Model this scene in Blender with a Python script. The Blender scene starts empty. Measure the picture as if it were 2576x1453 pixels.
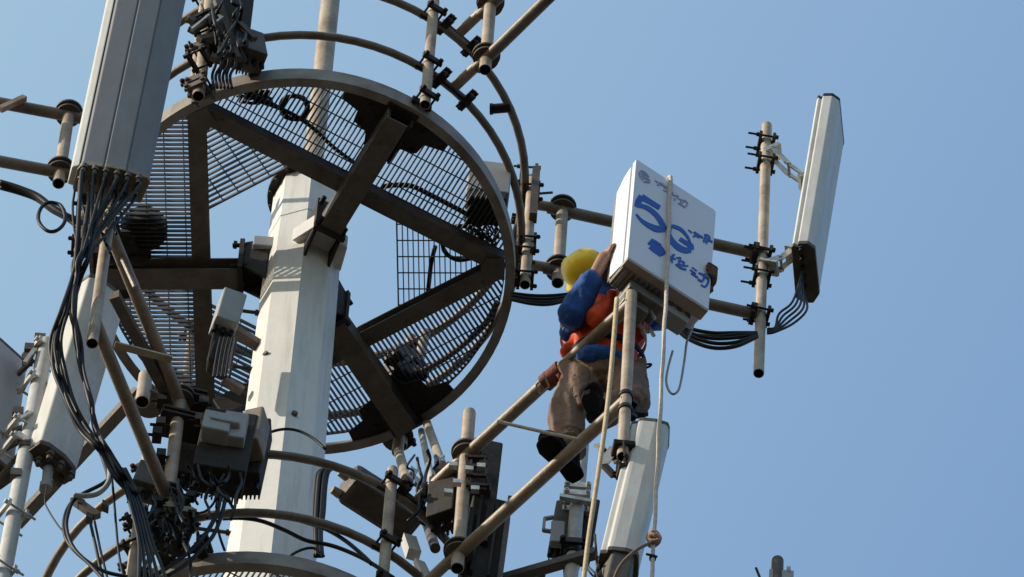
import bpy, bmesh, math, random
from mathutils import Vector, Matrix, noise
rnd = random.Random(7)
S = bpy.context.scene
COL = S.collection
V = Vector
rad = math.radians

# ------------------------------------------------------------------ camera
FOC = 29983.0 / 2576.0
ELEV, ROLL, DIST = rad(62), rad(4.14), 60.0
FW = V((0, math.cos(ELEV), math.sin(ELEV)))
UP0 = (V((0, 0, 1)) - FW * FW.z).normalized()
RT0 = FW.cross(UP0)
RT = RT0 * math.cos(ROLL) + UP0 * math.sin(ROLL)
UP = UP0 * math.cos(ROLL) - RT0 * math.sin(ROLL)
FPX = 29983.0


def ray(u, v):
    return FW + RT * ((u - 1288.0) / FPX) + UP * ((726.5 - v) / FPX)


CAM = -ray(760, 672) * DIST            # relative to the upper platform's centre
H = 1.6 - CAM.z                        # height of the upper platform over the ground
cam_d = bpy.data.cameras.new('camera')
cam_d.sensor_width = 36.0
cam_d.lens = 36.0 * FOC
cam_d.clip_start = 1.0
cam_d.clip_end = 5000.0
cam = bpy.data.objects.new('camera', cam_d)
COL.objects.link(cam)
M = Matrix((RT, UP, -FW)).transposed().to_4x4()
M.translation = CAM + V((0, 0, H))
cam.matrix_world = M
S.camera = cam

# ------------------------------------------------------------------ light
SKY_FLAT = 0.75
SUN_AZ, SUN_EL = rad(-77), rad(31)
SUN = V((math.sin(SUN_AZ) * math.cos(SUN_EL), -math.cos(SUN_AZ) * math.cos(SUN_EL), math.sin(SUN_EL)))
w = bpy.data.worlds.new('World')
S.world = w
w.use_nodes = True
nt = w.node_tree
for n in list(nt.nodes):
    nt.nodes.remove(n)
wo = nt.nodes.new('ShaderNodeOutputWorld')
bg = nt.nodes.new('ShaderNodeBackground')
sky = nt.nodes.new('ShaderNodeTexSky')
sky.sky_type = 'NISHITA'
sky.sun_disc = False
sky.sun_elevation = SUN_EL
sky.sun_rotation = math.atan2(SUN.x, SUN.y)
sky.altitude = 0
sky.air_density = 1.0
sky.dust_density = 1.0
sky.ozone_density = 1.0
bg.inputs['Strength'].default_value = 0.15
# hazy sky: the Nishita sky with its horizon-to-zenith contrast softened, a little brighter towards the sun
bw = nt.nodes.new('ShaderNodeRGBToBW')
pw = nt.nodes.new('ShaderNodeMath')
pw.operation = 'POWER'
pw.inputs[1].default_value = -SKY_FLAT
sc1 = nt.nodes.new('ShaderNodeVectorMath')
sc1.operation = 'SCALE'
geo = nt.nodes.new('ShaderNodeNewGeometry')
dt = nt.nodes.new('ShaderNodeVectorMath')
dt.operation = 'DOT_PRODUCT'
dt.inputs[1].default_value = -SUN
mr = nt.nodes.new('ShaderNodeMapRange')
mr.inputs[1].default_value = 0.315
mr.inputs[2].default_value = 0.415
mxc = nt.nodes.new('ShaderNodeMix')
mxc.data_type = 'RGBA'
mxc.inputs[6].default_value = (0.83, 0.895, 0.86, 1)
mxc.inputs[7].default_value = (1.42, 1.36, 1.02, 1)
mul = nt.nodes.new('ShaderNodeVectorMath')
mul.operation = 'MULTIPLY'
nt.links.new(sky.outputs[0], bw.inputs[0])
nt.links.new(bw.outputs[0], pw.inputs[0])
nt.links.new(sky.outputs[0], sc1.inputs[0])
nt.links.new(pw.outputs[0], sc1.inputs['Scale'])
nt.links.new(geo.outputs['Incoming'], dt.inputs[0])
nt.links.new(dt.outputs['Value'], mr.inputs[0])
nt.links.new(mr.outputs[0], mxc.inputs[0])
nt.links.new(sc1.outputs[0], mul.inputs[0])
nt.links.new(mxc.outputs[2], mul.inputs[1])
nt.links.new(mul.outputs[0], bg.inputs[0])
nt.links.new(bg.outputs[0], wo.inputs[0])
sl = bpy.data.lights.new('sun', 'SUN')
sl.energy = 2.0
sl.angle = rad(0.5)
sl.color = (1.0, 0.9, 0.76)
so = bpy.data.objects.new('sun', sl)
COL.objects.link(so)
so.rotation_euler = SUN.to_track_quat('Z', 'Y').to_euler()
so.location = (-20, -8, H + 20)
S.view_settings.view_transform = 'Standard'
S.view_settings.look = 'None'
S.view_settings.exposure = 1.3
S.view_settings.gamma = 1.0


# ------------------------------------------------------------------ projection helpers (places in metres, read off the photograph)
def atz(u, v, z):
    r = ray(u, v)
    return CAM + r * ((z - CAM.z) / r.z)


def aty(u, v, y):
    r = ray(u, v)
    return CAM + r * ((y - CAM.y) / r.y)


def atp(u, v, p0, n):
    r = ray(u, v)
    return CAM + r * ((p0 - CAM).dot(n) / r.dot(n))


def vz(p, v):
    d = V(p) - CAM
    d.z = -CAM.z
    s = (726.5 - v) / FPX
    return (d.dot(UP) - s * d.dot(FW)) / (s * FW.z - UP.z)


# ------------------------------------------------------------------ materials
def mat(name, col, rough=0.55, col2=None, scale=6.0, lo=0.45, hi=0.7, bump=0.0, bscale=60.0, metal=0.0, spec=0.4, streak=None, var=0.18):
    m = bpy.data.materials.new(name)
    m.use_nodes = True
    t = m.node_tree
    b = t.nodes['Principled BSDF']
    b.inputs['Roughness'].default_value = rough
    b.inputs['Metallic'].default_value = metal
    b.inputs['Specular IOR Level'].default_value = spec
    tc = t.nodes.new('ShaderNodeTexCoord')
    mp = t.nodes.new('ShaderNodeMapping')
    t.links.new(tc.outputs['Object'], mp.inputs[0])
    if streak:
        mp.inputs['Scale'].default_value = streak
    n1 = t.nodes.new('ShaderNodeTexNoise')
    n1.inputs['Scale'].default_value = scale
    n1.inputs['Detail'].default_value = 7
    n1.inputs['Roughness'].default_value = 0.65
    t.links.new(mp.outputs[0], n1.inputs[0])
    rp = t.nodes.new('ShaderNodeValToRGB')
    rp.color_ramp.elements[0].position = lo
    rp.color_ramp.elements[1].position = hi
    c2 = col2 or tuple(c * 0.7 for c in col)
    rp.color_ramp.elements[0].color = (*col, 1)
    rp.color_ramp.elements[1].color = (*c2, 1)
    t.links.new(n1.outputs[0], rp.inputs[0])
    n2 = t.nodes.new('ShaderNodeTexNoise')
    n2.inputs['Scale'].default_value = bscale
    n2.inputs['Detail'].default_value = 4
    t.links.new(tc.outputs['Object'], n2.inputs[0])
    hs = t.nodes.new('ShaderNodeHueSaturation')
    mr = t.nodes.new('ShaderNodeMapRange')
    mr.inputs[3].default_value = 1 - var
    mr.inputs[4].default_value = 1 + var
    t.links.new(n2.outputs[0], mr.inputs[0])
    t.links.new(mr.outputs[0], hs.inputs['Value'])
    t.links.new(rp.outputs[0], hs.inputs['Color'])
    t.links.new(hs.outputs[0], b.inputs['Base Color'])
    if bump > 0:
        bp = t.nodes.new('ShaderNodeBump')
        bp.inputs['Strength'].default_value = bump
        bp.inputs['Distance'].default_value = 0.01
        t.links.new(n2.outputs[0], bp.inputs['Height'])
        t.links.new(bp.outputs[0], b.inputs['Normal'])
    return m


PIPE = mat('galvanised_pipe', (0.41, 0.335, 0.25), 0.5, (0.17, 0.105, 0.062), 5.5, 0.42, 0.74, 0.25, 45, 0.0, 0.5)
PALE = mat('pale_painted_pipe', (0.50, 0.50, 0.49), 0.5, (0.36, 0.33, 0.29), 8, 0.5, 0.75, 0.15, 40)
BEAM = mat('weathered_steel_beam', (0.125, 0.105, 0.087), 0.6, (0.075, 0.056, 0.042), 7, 0.42, 0.68, 0.3, 40)
ARMM = mat('brown_arm_pipe', (0.31, 0.25, 0.19), 0.5, (0.14, 0.085, 0.052), 5, 0.42, 0.74, 0.25, 45)
RAILM = mat('shaded_weathered_rail_pipe', (0.20, 0.165, 0.135), 0.5, (0.12, 0.09, 0.066), 7, 0.45, 0.7, 0.2, 40)  # pipe colour darkened to stand for the unlit undersides of rails and upper arms
RING = mat('galvanised_ring', (0.28, 0.25, 0.22), 0.5, (0.13, 0.095, 0.07), 5, 0.42, 0.7, 0.2, 40)
GRID = mat('grating_steel', (0.085, 0.085, 0.095), 0.6, (0.05, 0.045, 0.045), 9, 0.45, 0.7)
DARK = mat('dark_steel', (0.038, 0.032, 0.028), 0.7, (0.022, 0.018, 0.015), 12, 0.4, 0.7, 0.25, 70, spec=0.2)
MID = mat('stained_brown_steel', (0.10, 0.08, 0.064), 0.6, (0.05, 0.037, 0.028), 10, 0.4, 0.7, 0.25, 60)
WHITE = mat('white_tower_paint', (0.70, 0.69, 0.665), 0.42, (0.50, 0.47, 0.42), 5, 0.5, 0.82, 0.12, 22, streak=(4, 4, 0.28), var=0.06)
RADOME = mat('white_radome', (0.61, 0.61, 0.59), 0.45, (0.45, 0.43, 0.39), 5, 0.4, 0.8, 0.05, 30, streak=(3, 3, 0.6), var=0.05)
PALER = mat('pale_grey_radome', (0.46, 0.46, 0.50), 0.5, (0.40, 0.40, 0.43), 3, 0.4, 0.8, 0.05, 30, streak=(3, 3, 0.6), var=0.05)
GREYR = mat('grey_radome', (0.165, 0.17, 0.182), 0.5, (0.13, 0.125, 0.125), 5, 0.4, 0.8, 0.05, 30, streak=(3, 3, 0.6), var=0.05)
LEDGE = mat('pale_grey_plastic', (0.34, 0.345, 0.35), 0.5, (0.25, 0.245, 0.235), 5, 0.4, 0.8, var=0.08)
CAPM = mat('dark_end_cap', (0.10, 0.085, 0.065), 0.6, (0.055, 0.045, 0.035), 14, 0.4, 0.7, 0.2, 80)
BEIGE = mat('stained_beige_cap', (0.26, 0.22, 0.16), 0.6, (0.15, 0.12, 0.085), 9, 0.4, 0.75, 0.15, 60)
BLACK = mat('black_cable_jacket', (0.008, 0.008, 0.010), 0.5, (0.014, 0.013, 0.013), 20, 0.4, 0.8, spec=0.25)
BORE = mat('dark_pipe_bore', (0.02, 0.017, 0.015), 0.8)
SILVER = mat('bright_zinc', (0.52, 0.51, 0.48), 0.35, (0.30, 0.28, 0.25), 18, 0.45, 0.7, metal=0.5)
BOXW = mat('white_unit_housing', (0.76, 0.77, 0.86), 0.4, (0.71, 0.72, 0.82), 4, 0.4, 0.8, var=0.03)
FOAM = mat('beige_lower_rim', (0.42, 0.34, 0.28), 0.6, (0.34, 0.26, 0.2), 8, 0.4, 0.8, var=0.1)
FINM = mat('heat_sink_metal', (0.20, 0.19, 0.165), 0.45, (0.10, 0.09, 0.075), 14, 0.4, 0.7, metal=0.3)
INK = mat('blue_ink', (0.012, 0.095, 0.46), 0.5, (0.02, 0.12, 0.52), 20, 0.4, 0.8, var=0.15)
INKG = mat('faded_grey_ink', (0.30, 0.31, 0.46), 0.5, (0.36, 0.37, 0.52), 20, 0.4, 0.8, var=0.1)
ROPE = mat('pale_rope', (0.62, 0.56, 0.50), 0.8, (0.45, 0.38, 0.32), 40, 0.4, 0.7, 0.5, 160)
ROPEB = mat('tan_rope', (0.60, 0.47, 0.30), 0.8, (0.45, 0.33, 0.2), 40, 0.4, 0.7, 0.5, 160)
TAILM = mat('dull_brown_rope', (0.20, 0.135, 0.095), 0.85, (0.13, 0.085, 0.06), 40, 0.4, 0.7, 0.6, 160)
KNOT = mat('brown_rope_knot', (0.40, 0.26, 0.19), 0.85, (0.26, 0.15, 0.10), 40, 0.4, 0.7, 0.6, 160)
SKIN = mat('tanned_skin', (0.36, 0.19, 0.125), 0.5, (0.30, 0.15, 0.1), 12, 0.4, 0.8, 0.1, 90)
HAIR = mat('black_hair', (0.012, 0.01, 0.01), 0.5)
YELLOW = mat('yellow_helmet', (0.95, 0.68, 0.03), 0.2, (0.72, 0.43, 0.02), 8, 0.45, 0.8, spec=0.5, var=0.06)
BLUE = mat('blue_cotton', (0.018, 0.085, 0.32), 0.85, (0.014, 0.06, 0.24), 10, 0.4, 0.7, 0.5, 40)
NAVY = mat('navy_cloth', (0.012, 0.014, 0.03), 0.85)
ORANGE = mat('orange_vest_cloth', (0.72, 0.085, 0.022), 0.75, (0.58, 0.055, 0.018), 9, 0.4, 0.75, 0.4, 45)
LIME = mat('yellow_reflective_band', (0.62, 0.52, 0.22), 0.5, (0.5, 0.4, 0.16), 20, 0.4, 0.7)
KHAKI = mat('brown_trouser_cloth', (0.205, 0.132, 0.095), 0.85, (0.125, 0.078, 0.055), 8, 0.4, 0.7, 0.5, 40)
SOLE = mat('black_boot_rubber', (0.007, 0.007, 0.007), 0.85, (0.011, 0.01, 0.01), 40, 0.4, 0.7, 0.5, 120, spec=0.12)
STRAP = mat('red_brown_strap', (0.20, 0.055, 0.04), 0.8, (0.12, 0.035, 0.028), 25, 0.4, 0.7, 0.4, 100)
GLOVE = mat('brown_work_glove', (0.15, 0.085, 0.06), 0.85, (0.10, 0.055, 0.04), 20, 0.4, 0.7, 0.4, 90)
SOIL = mat('dry_ground', (0.058, 0.05, 0.04), 0.95, (0.04, 0.037, 0.03), 0.05, 0.35, 0.7, var=0.2)


# ------------------------------------------------------------------ mesh builder (all coordinates relative to the upper platform's centre)
def wloc(o):
    l = V((0, 0, 0))
    while o:
        l = l + o.location
        o = o.parent
    return l


def frame_of(d):
    d = V(d).normalized()
    a = V((0, 0, 1)) if abs(d.z) < 0.9 else V((1, 0, 0))
    x = d.cross(a).normalized()
    return x, d.cross(x).normalized()


class MB:
    def __init__(self):
        self.v, self.f, self.s = [], [], []

    def face(self, idx, sm=False):
        self.f.append(idx)
        self.s.append(sm)

    def add(self, pts):
        k = len(self.v)
        self.v += [V(p) for p in pts]
        return k

    def box(self, c, ax, ay, az):
        """centre and three half-extent vectors"""
        c, ax, ay, az = V(c), V(ax), V(ay), V(az)
        if ax.cross(ay).dot(az) < 0:
            ax = -ax
        k = self.add([c + ax * i + ay * j + az * l for l in (-1, 1) for j in (-1, 1) for i in (-1, 1)])
        for q in ((0, 2, 3, 1), (4, 5, 7, 6), (0, 1, 5, 4), (2, 6, 7, 3), (0, 4, 6, 2), (1, 3, 7, 5)):
            self.face([k + i for i in q])
        return self

    def bar(self, p, q, wd, ht, up=(0, 0, 1)):
        p, q = V(p), V(q)
        d = q - p
        n = d.normalized()
        s = n.cross(V(up)).normalized()
        u = s.cross(n)
        return self.box((p + q) / 2, d / 2, s * wd / 2, u * ht / 2)

    def prism(self, poly, ext):
        """polygon (list of points) swept along ext"""
        poly = [V(p) for p in poly]
        ext = V(ext)
        nrm = V((0, 0, 0))
        for i in range(len(poly)):
            nrm += poly[i].cross(poly[(i + 1) % len(poly)])
        if nrm.dot(ext) < 0:
            poly = poly[::-1]
        n = len(poly)
        k = self.add(poly + [p + ext for p in poly])
        self.face([k + i for i in range(n)][::-1])
        self.face([k + n + i for i in range(n)])
        for i in range(n):
            j = (i + 1) % n
            self.face([k + i, k + j, k + n + j, k + n + i])
        return self

    def cyl(self, p, q, r0, r1=None, seg=14, caps=(True, True), flip=False):
        p, q = V(p), V(q)
        r1 = r0 if r1 is None else r1
        x, y = frame_of(q - p)
        cs = [(math.cos(2 * math.pi * i / seg), math.sin(2 * math.pi * i / seg)) for i in range(seg)]
        k = self.add([p + (x * c + y * s) * r0 for c, s in cs] + [q + (x * c + y * s) * r1 for c, s in cs])
        for i in range(seg):
            j = (i + 1) % seg
            q4 = [k + i, k + j, k + seg + j, k + seg + i]
            self.face(q4[::-1] if flip else q4, True)
        if caps[0]:
            k2 = self.add([p + (x * c + y * s) * r0 for c, s in cs])
            self.face([k2 + i for i in range(seg)][::-1])
        if caps[1]:
            k2 = self.add([q + (x * c + y * s) * r1 for c, s in cs])
            self.face([k2 + i for i in range(seg)])
        return self

    def disc(self, c, n, r, t, seg=22):
        n = V(n).normalized()
        return self.cyl(V(c) - n * t / 2, V(c) + n * t / 2, r, seg=seg)

    def tube(self, pts, r, seg=8, sub=6, closed=False):
        P = spline([V(p) for p in pts], sub, closed)
        n = len(P)
        x = None
        k = None
        rings = []
        for i in range(n):
            d = (P[(i + 1) % n] - P[i - 1]) if closed or 0 < i < n - 1 else (P[1] - P[0] if i == 0 else P[-1] - P[-2])
            d.normalize()
            if x is None:
                x, _ = frame_of(d)
            x = (x - d * x.dot(d)).normalized()
            y = d.cross(x)
            rings.append(self.add([P[i] + (x * math.cos(2 * math.pi * j / seg) + y * math.sin(2 * math.pi * j / seg)) * r for j in range(seg)]))
        for i in range(n if closed else n - 1):
            a, b = rings[i], rings[(i + 1) % n]
            for j in range(seg):
                jj = (j + 1) % seg
                self.face([a + j, a + jj, b + jj, b + j], True)
        if not closed:
            self.face([rings[0] + j for j in range(seg)][::-1])
            self.face([rings[-1] + j for j in range(seg)])
        return self

    def ball(self, c, rx, ry=None, rz=None, seg=14, rings=9, ax=None):
        ry = rx if ry is None else ry
        rz = rx if rz is None else rz
        X, Y, Z = ax or (V((1, 0, 0)), V((0, 1, 0)), V((0, 0, 1)))
        c = V(c)
        pts = []
        for i in range(rings + 1):
            t = math.pi * i / rings
            for j in range(seg):
                p = 2 * math.pi * j / seg
                pts.append(c + X * (rx * math.sin(t) * math.cos(p)) + Y * (ry * math.sin(t) * math.sin(p)) + Z * (rz * math.cos(t)))
        k = self.add(pts)
        for i in range(rings):
            for j in range(seg):
                jj = (j + 1) % seg
                self.face([k + i * seg + j, k + (i + 1) * seg + j, k + (i + 1) * seg + jj, k + i * seg + jj], True)
        return self

    def caps(self, p, q, r0, r1, seg=12):
        self.cyl(p, q, r0, r1, seg)
        self.ball(p, r0, seg=seg, rings=8)
        self.ball(q, r1, seg=seg, rings=8)
        return self

    def lathe(self, base, prof, seg=20, axis=(0, 0, 1), sm=True):
        d = V(axis).normalized()
        x, y = frame_of(d)
        base = V(base)
        rows = []
        for r, z in prof:
            rows.append(self.add([base + d * z + (x * math.cos(2 * math.pi * j / seg) + y * math.sin(2 * math.pi * j / seg)) * r for j in range(seg)]))
        for a, b in zip(rows[:-1], rows[1:]):
            for j in range(seg):
                jj = (j + 1) % seg
                self.face([a + j, a + jj, b + jj, b + j], sm)
        return self

    def split(self):
        n = len(self.v)
        if n > 6000:
            return [self]
        root = list(range(n))

        def find(i):
            while root[i] != i:
                root[i] = root[root[i]]
                i = root[i]
            return i
        for f in self.f:
            a = find(f[0])
            for i in f[1:]:
                root[find(i)] = a
        isl = {}
        for i in range(n):
            isl.setdefault(find(i), []).append(i)
        ks = list(isl)
        if len(ks) < 2 or len(ks) > 160:
            return [self]
        box = []
        for k in ks:
            P = [self.v[i] for i in isl[k]]
            box.append(([min(p[a] for p in P) for a in range(3)], [max(p[a] for p in P) for a in range(3)]))
        cl = list(range(len(ks)))

        def fc(i):
            while cl[i] != i:
                i = cl[i]
            return i
        for i in range(len(ks)):
            for j in range(i):
                gap = math.sqrt(sum(max(0, box[i][0][a] - box[j][1][a], box[j][0][a] - box[i][1][a]) ** 2 for a in range(3)))
                sz = max(max(box[q][1][a] - box[q][0][a] for a in range(3)) for q in (i, j))
                if gap < 0.42 * sz:
                    cl[fc(i)] = fc(j)
        groups = {}
        for q, k in enumerate(ks):
            groups.setdefault(fc(q), set()).add(k)
        if len(groups) < 2:
            return [self]
        out = []
        for g_ in groups.values():
            m = MB()
            mp = {}
            for f, sm in zip(self.f, self.s):
                if find(f[0]) in g_:
                    for i in f:
                        if i not in mp:
                            mp[i] = len(m.v)
                            m.v.append(self.v[i])
                    m.f.append([mp[i] for i in f])
                    m.s.append(sm)
            out.append(m)
        return out

    def build(self, name, m, parent=None, bevel=0.0, merge=False):
        if parent is not None and name not in ('heat_sink', 'floor_grating'):
            ps = self.split()
            if len(ps) > 1:
                return [q.build1(name, m, parent, bevel, merge) for q in ps][0]
        return self.build1(name, m, parent, bevel, merge)

    def build1(self, name, m, parent=None, bevel=0.0, merge=False):
        off = V((0, 0, H)) - (wloc(parent) if parent else V((0, 0, 0)))
        base = V((0, 0, 0))
        if parent is None:
            lo = V((min(p.x for p in self.v), min(p.y for p in self.v), min(p.z for p in self.v)))
            hi = V((max(p.x for p in self.v), max(p.y for p in self.v), max(p.z for p in self.v)))
            base = (lo + hi) / 2 + off
            base.z = lo.z + H
        me = bpy.data.meshes.new(name)
        me.from_pydata([p + off - base for p in self.v], [], self.f)
        me.polygons.foreach_set('use_smooth', self.s)
        me.update()
        if bevel > 0 or merge:
            b = bmesh.new()
            b.from_mesh(me)
            bmesh.ops.remove_doubles(b, verts=b.verts, dist=1e-5)
            if bevel > 0:
                ed = [e for e in b.edges if len(e.link_faces) == 2 and e.calc_face_angle(0) > 0.5]
                bmesh.ops.bevel(b, geom=ed, offset=bevel, segments=2, profile=0.5, affect='EDGES', clamp_overlap=True)
            b.to_mesh(me)
            b.free()
        o = bpy.data.objects.new(name, me)
        me.materials.append(m)
        COL.objects.link(o)
        o.location = base
        if parent is not None:
            o.parent = parent
        return o


def spline(P, sub=6, closed=False):
    n = len(P)
    if n < 3 or sub <= 1:
        return P
    out = []
    for i in range(n if closed else n - 1):
        if closed:
            a, b, c, d = P[i - 1], P[i], P[(i + 1) % n], P[(i + 2) % n]
        else:
            b, c = P[i], P[i + 1]
            a = P[i - 1] if i > 0 else b * 2 - c
            d = P[i + 2] if i + 2 < n else c * 2 - b
        for k in range(sub):
            t = k / sub
            out.append(((b * 2) + (c - a) * t + (a * 2 - b * 5 + c * 4 - d) * t * t + (b * 3 - a - c * 3 + d) * t ** 3) * 0.5)
    if not closed:
        out.append(P[-1])
    return out


def tag(o, label, cat, group=None, kind=None):
    if label:
        o['label'] = label
    if cat:
        o['category'] = cat
    if group:
        o['group'] = group
    if kind:
        o['kind'] = kind
    return o


def thing(name, loc, label, cat, group=None):
    o = bpy.data.objects.new(name, None)
    o.empty_display_size = 0.1
    COL.objects.link(o)
    o.location = V(loc) + V((0, 0, H))
    return tag(o, label, cat, group)


def dup(root, loc, label):
    r = root.copy()
    COL.objects.link(r)
    r.location = V(loc) + V((0, 0, H))
    r['label'] = label
    for ch in list(root.children):
        c = ch.copy()
        COL.objects.link(c)
        c.parent = r
        for g in ch.children:
            d = g.copy()
            COL.objects.link(d)
            d.parent = c
    return r


def remesh(mb, name, m, parent, voxel=0.008, smooth=6, wrinkle=0.0, wscale=14.0):
    """one continuous surface out of overlapping volumes"""
    o = mb.build1(name, m, parent)
    md = o.modifiers.new('r', 'REMESH')
    md.mode = 'VOXEL'
    md.voxel_size = voxel
    sm = o.modifiers.new('s', 'SMOOTH')
    sm.factor = 0.5
    sm.iterations = smooth
    dg = bpy.context.evaluated_depsgraph_get()
    dg.update()
    me = bpy.data.meshes.new_from_object(o.evaluated_get(dg))
    o.modifiers.clear()
    old = o.data
    o.data = me
    bpy.data.meshes.remove(old)
    if wrinkle > 0:
        for vx in me.vertices:
            c = vx.co
            k = noise.noise(V((c.x * wscale, c.y * wscale, c.z * wscale * 0.45 + c.x * 6)))
            k = 1 - abs(k) * 2.4
            vx.co = c + vx.normal * (k * wrinkle)
    me.polygons.foreach_set('use_smooth', [True] * len(me.polygons))
    me.materials.clear()
    me.materials.append(m)
    me.update()
    return o


def pipe_part(p, q, r, parent, name='pipe', m=PIPE, open_a=True, open_b=False, round_b=False):
    """tube from p to q; open ends show a dark bore (its own child)"""
    p, q = V(p), V(q)
    d = (q - p).normalized()
    b = MB()
    b.cyl(p, q, r, seg=20, caps=(False, False))
    bore = MB()
    for is_open, e, s in ((open_a, p, d), (open_b, q, -d)):
        x, y = frame_of(d)
        if is_open:
            n = 20
            k = b.add([e + (x * math.cos(2 * math.pi * j / n) + y * math.sin(2 * math.pi * j / n)) * rr for rr in (r, r * 0.86) for j in range(n)])
            for j in range(n):
                jj = (j + 1) % n
                b.face([k + j, k + n + j, k + n + jj, k + jj] if s == d else [k + j, k + jj, k + n + jj, k + n + j])
            bore.cyl(e, e + s * 0.16, r * 0.86, seg=20, caps=(False, False), flip=True)
            bore.disc(e + s * 0.16, d, r * 0.86, 0.002)
        elif round_b and e is q:
            b.lathe(q, [(r, 0), (r * 0.96, r * 0.25), (r * 0.75, r * 0.5), (r * 0.4, r * 0.66), (0.001, r * 0.72)], 20, d)
        else:
            b.disc(e, d, r * 0.999, 0.002, 20)
    o = b.build(name, m, parent)
    if bore.v:
        bore.build('bore', BORE, o)
    return o


def clamp(mb, c, axis, out, r, arm=0.05, rods=True):
    """U-bolt clamp: two jaws and threaded rods with nuts, round a pipe of radius r"""
    a, o_ = V(axis).normalized(), V(out).normalized()
    s = a.cross(o_).normalized()
    c = V(c)
    for sg in (-1, 1):
        mb.box(c + o_ * sg * (r + 0.008), s * (r + 0.028), a * 0.022, o_ * 0.008)
    if rods:
        for sg in (-1, 1):
            p = c + s * sg * (r + 0.014)
            mb.cyl(p - o_ * (r + arm), p + o_ * (r + 0.03), 0.0062, seg=7)
            mb.cyl(p - o_ * (r + 0.032), p - o_ * (r + 0.016), 0.0125, seg=6)
            mb.cyl(p + o_ * (r + 0.016), p + o_ * (r + 0.03), 0.0125, seg=6)


# ------------------------------------------------------------------ setting
g = MB()
g.v = [V((x, y, -H)) for x, y in ((-3000, -3000), (3000, -3000), (3000, 3000), (-3000, 3000))]
g.f, g.s = [[0, 1, 2, 3]], [False]
go = g.build('ground', SOIL)
go['kind'] = 'structure'

# ------------------------------------------------------------------ the tower
tower = thing('monopole_tower', (0, 0, -H), 'tall white eight-sided monopole with a thin rusty mast on its dark top plate', 'tower')


def pole_r(z):
    return 0.1895 - 0.0092 * z if z > -12 else 0.30 - 0.006 * (z + 12)


A0 = rad(-90 + 1.5)
b = MB()
zs = [-H + 0.02, -30, -12, -4.2, -4.19, 0.27, 0.275, 0.285, 0.29, 0.74]
rows = []
for z in zs:
    r = pole_r(z) + (0.004 if z in (0.275, 0.285) else 0)
    rows.append(b.add([(r * math.cos(A0 + i * math.pi / 4), r * math.sin(A0 + i * math.pi / 4), z) for i in range(8)]))
for a, c in zip(rows[:-1], rows[1:]):
    for i in range(8):
        j = (i + 1) % 8
        b.face([a + i, a + j, c + j, c + i])
b.face([rows[-1] + i for i in range(8)])
shaft = b.build('shaft', WHITE, tower)
b = MB()
b.disc((0, 0, 0.755), (0, 0, 1), 0.215, 0.03, 32)
for i in range(16):
    t = rad(22.5 * i + 8)
    b.cyl((0.2 * math.cos(t), 0.2 * math.sin(t), 0.72), (0.2 * math.cos(t), 0.2 * math.sin(t), 0.8), 0.011, seg=6)
b.build('top_flange', DARK, tower)
b = MB()
b.cyl((0, 0, 0.77), (0, 0, 6.0), 0.052, 0.047, 24)
b.cyl((0, 0, 0.77), (0, 0, 0.79), 0.1, seg=24)
b.build('mast', PIPE, tower)
# beam brackets welded on the shaft
for th in (-65, 55, 175):
    t = rad(th)
    d = V((math.cos(t), math.sin(t), 0))
    s = V((-d.y, d.x, 0))
    rr = pole_r(0)
    b = MB()
    b.box(d * (rr + 0.05), d * 0.06, s * 0.06, V((0, 0, 0.06)))
    b.box(d * (rr + 0.115), d * 0.012, s * 0.085, V((0, 0, 0.15)))
    for sg in (-1, 1):
        b.prism([d * (rr - 0.02) + s * sg * 0.06 + V((0, 0, -0.24)), d * (rr + 0.1) + s * sg * 0.06 + V((0, 0, -0.12)), d * (rr + 0.1) + s * sg * 0.06 + V((0, 0, 0.13)), d * (rr - 0.02) + s * sg * 0.06 + V((0, 0, 0.17))], s * 0.014 * sg)
    for sx in (-0.7, 0.7):
        for sz in (-0.11, 0.11):
            b.cyl(d * (rr + 0.08) + s * sx * 0.095 + V((0, 0, sz)), d * (rr + 0.165) + s * sx * 0.095 + V((0, 0, sz)), 0.013, seg=6)
    b.build('beam_bracket', DARK, tower)
# white collar under the near bracket
b = MB()
t = rad(-58)
d = V((math.cos(t), math.sin(t), 0))
s = V((-d.y, d.x, 0))
rr = pole_r(0.1)
b.prism([d * (rr - 0.06) - s * 0.15 + V((0, 0, -0.08)), d * (rr - 0.06) + s * 0.15 + V((0, 0, -0.08)), d * (rr + 0.07) + s * 0.1 + V((0, 0, -0.08)), d * (rr + 0.09) - s * 0.1 + V((0, 0, -0.08))], V((0, 0, 0.13)))
b.build('collar', WHITE, tower, bevel=0.006)
b = MB()
p = aty(663, 632, -0.02)
b.box(p, V((0.055, 0, 0)), V((0, 0.06, 0)), V((0, 0, 0.05)))
b.build('junction_box', LEDGE, tower, bevel=0.006)
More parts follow.
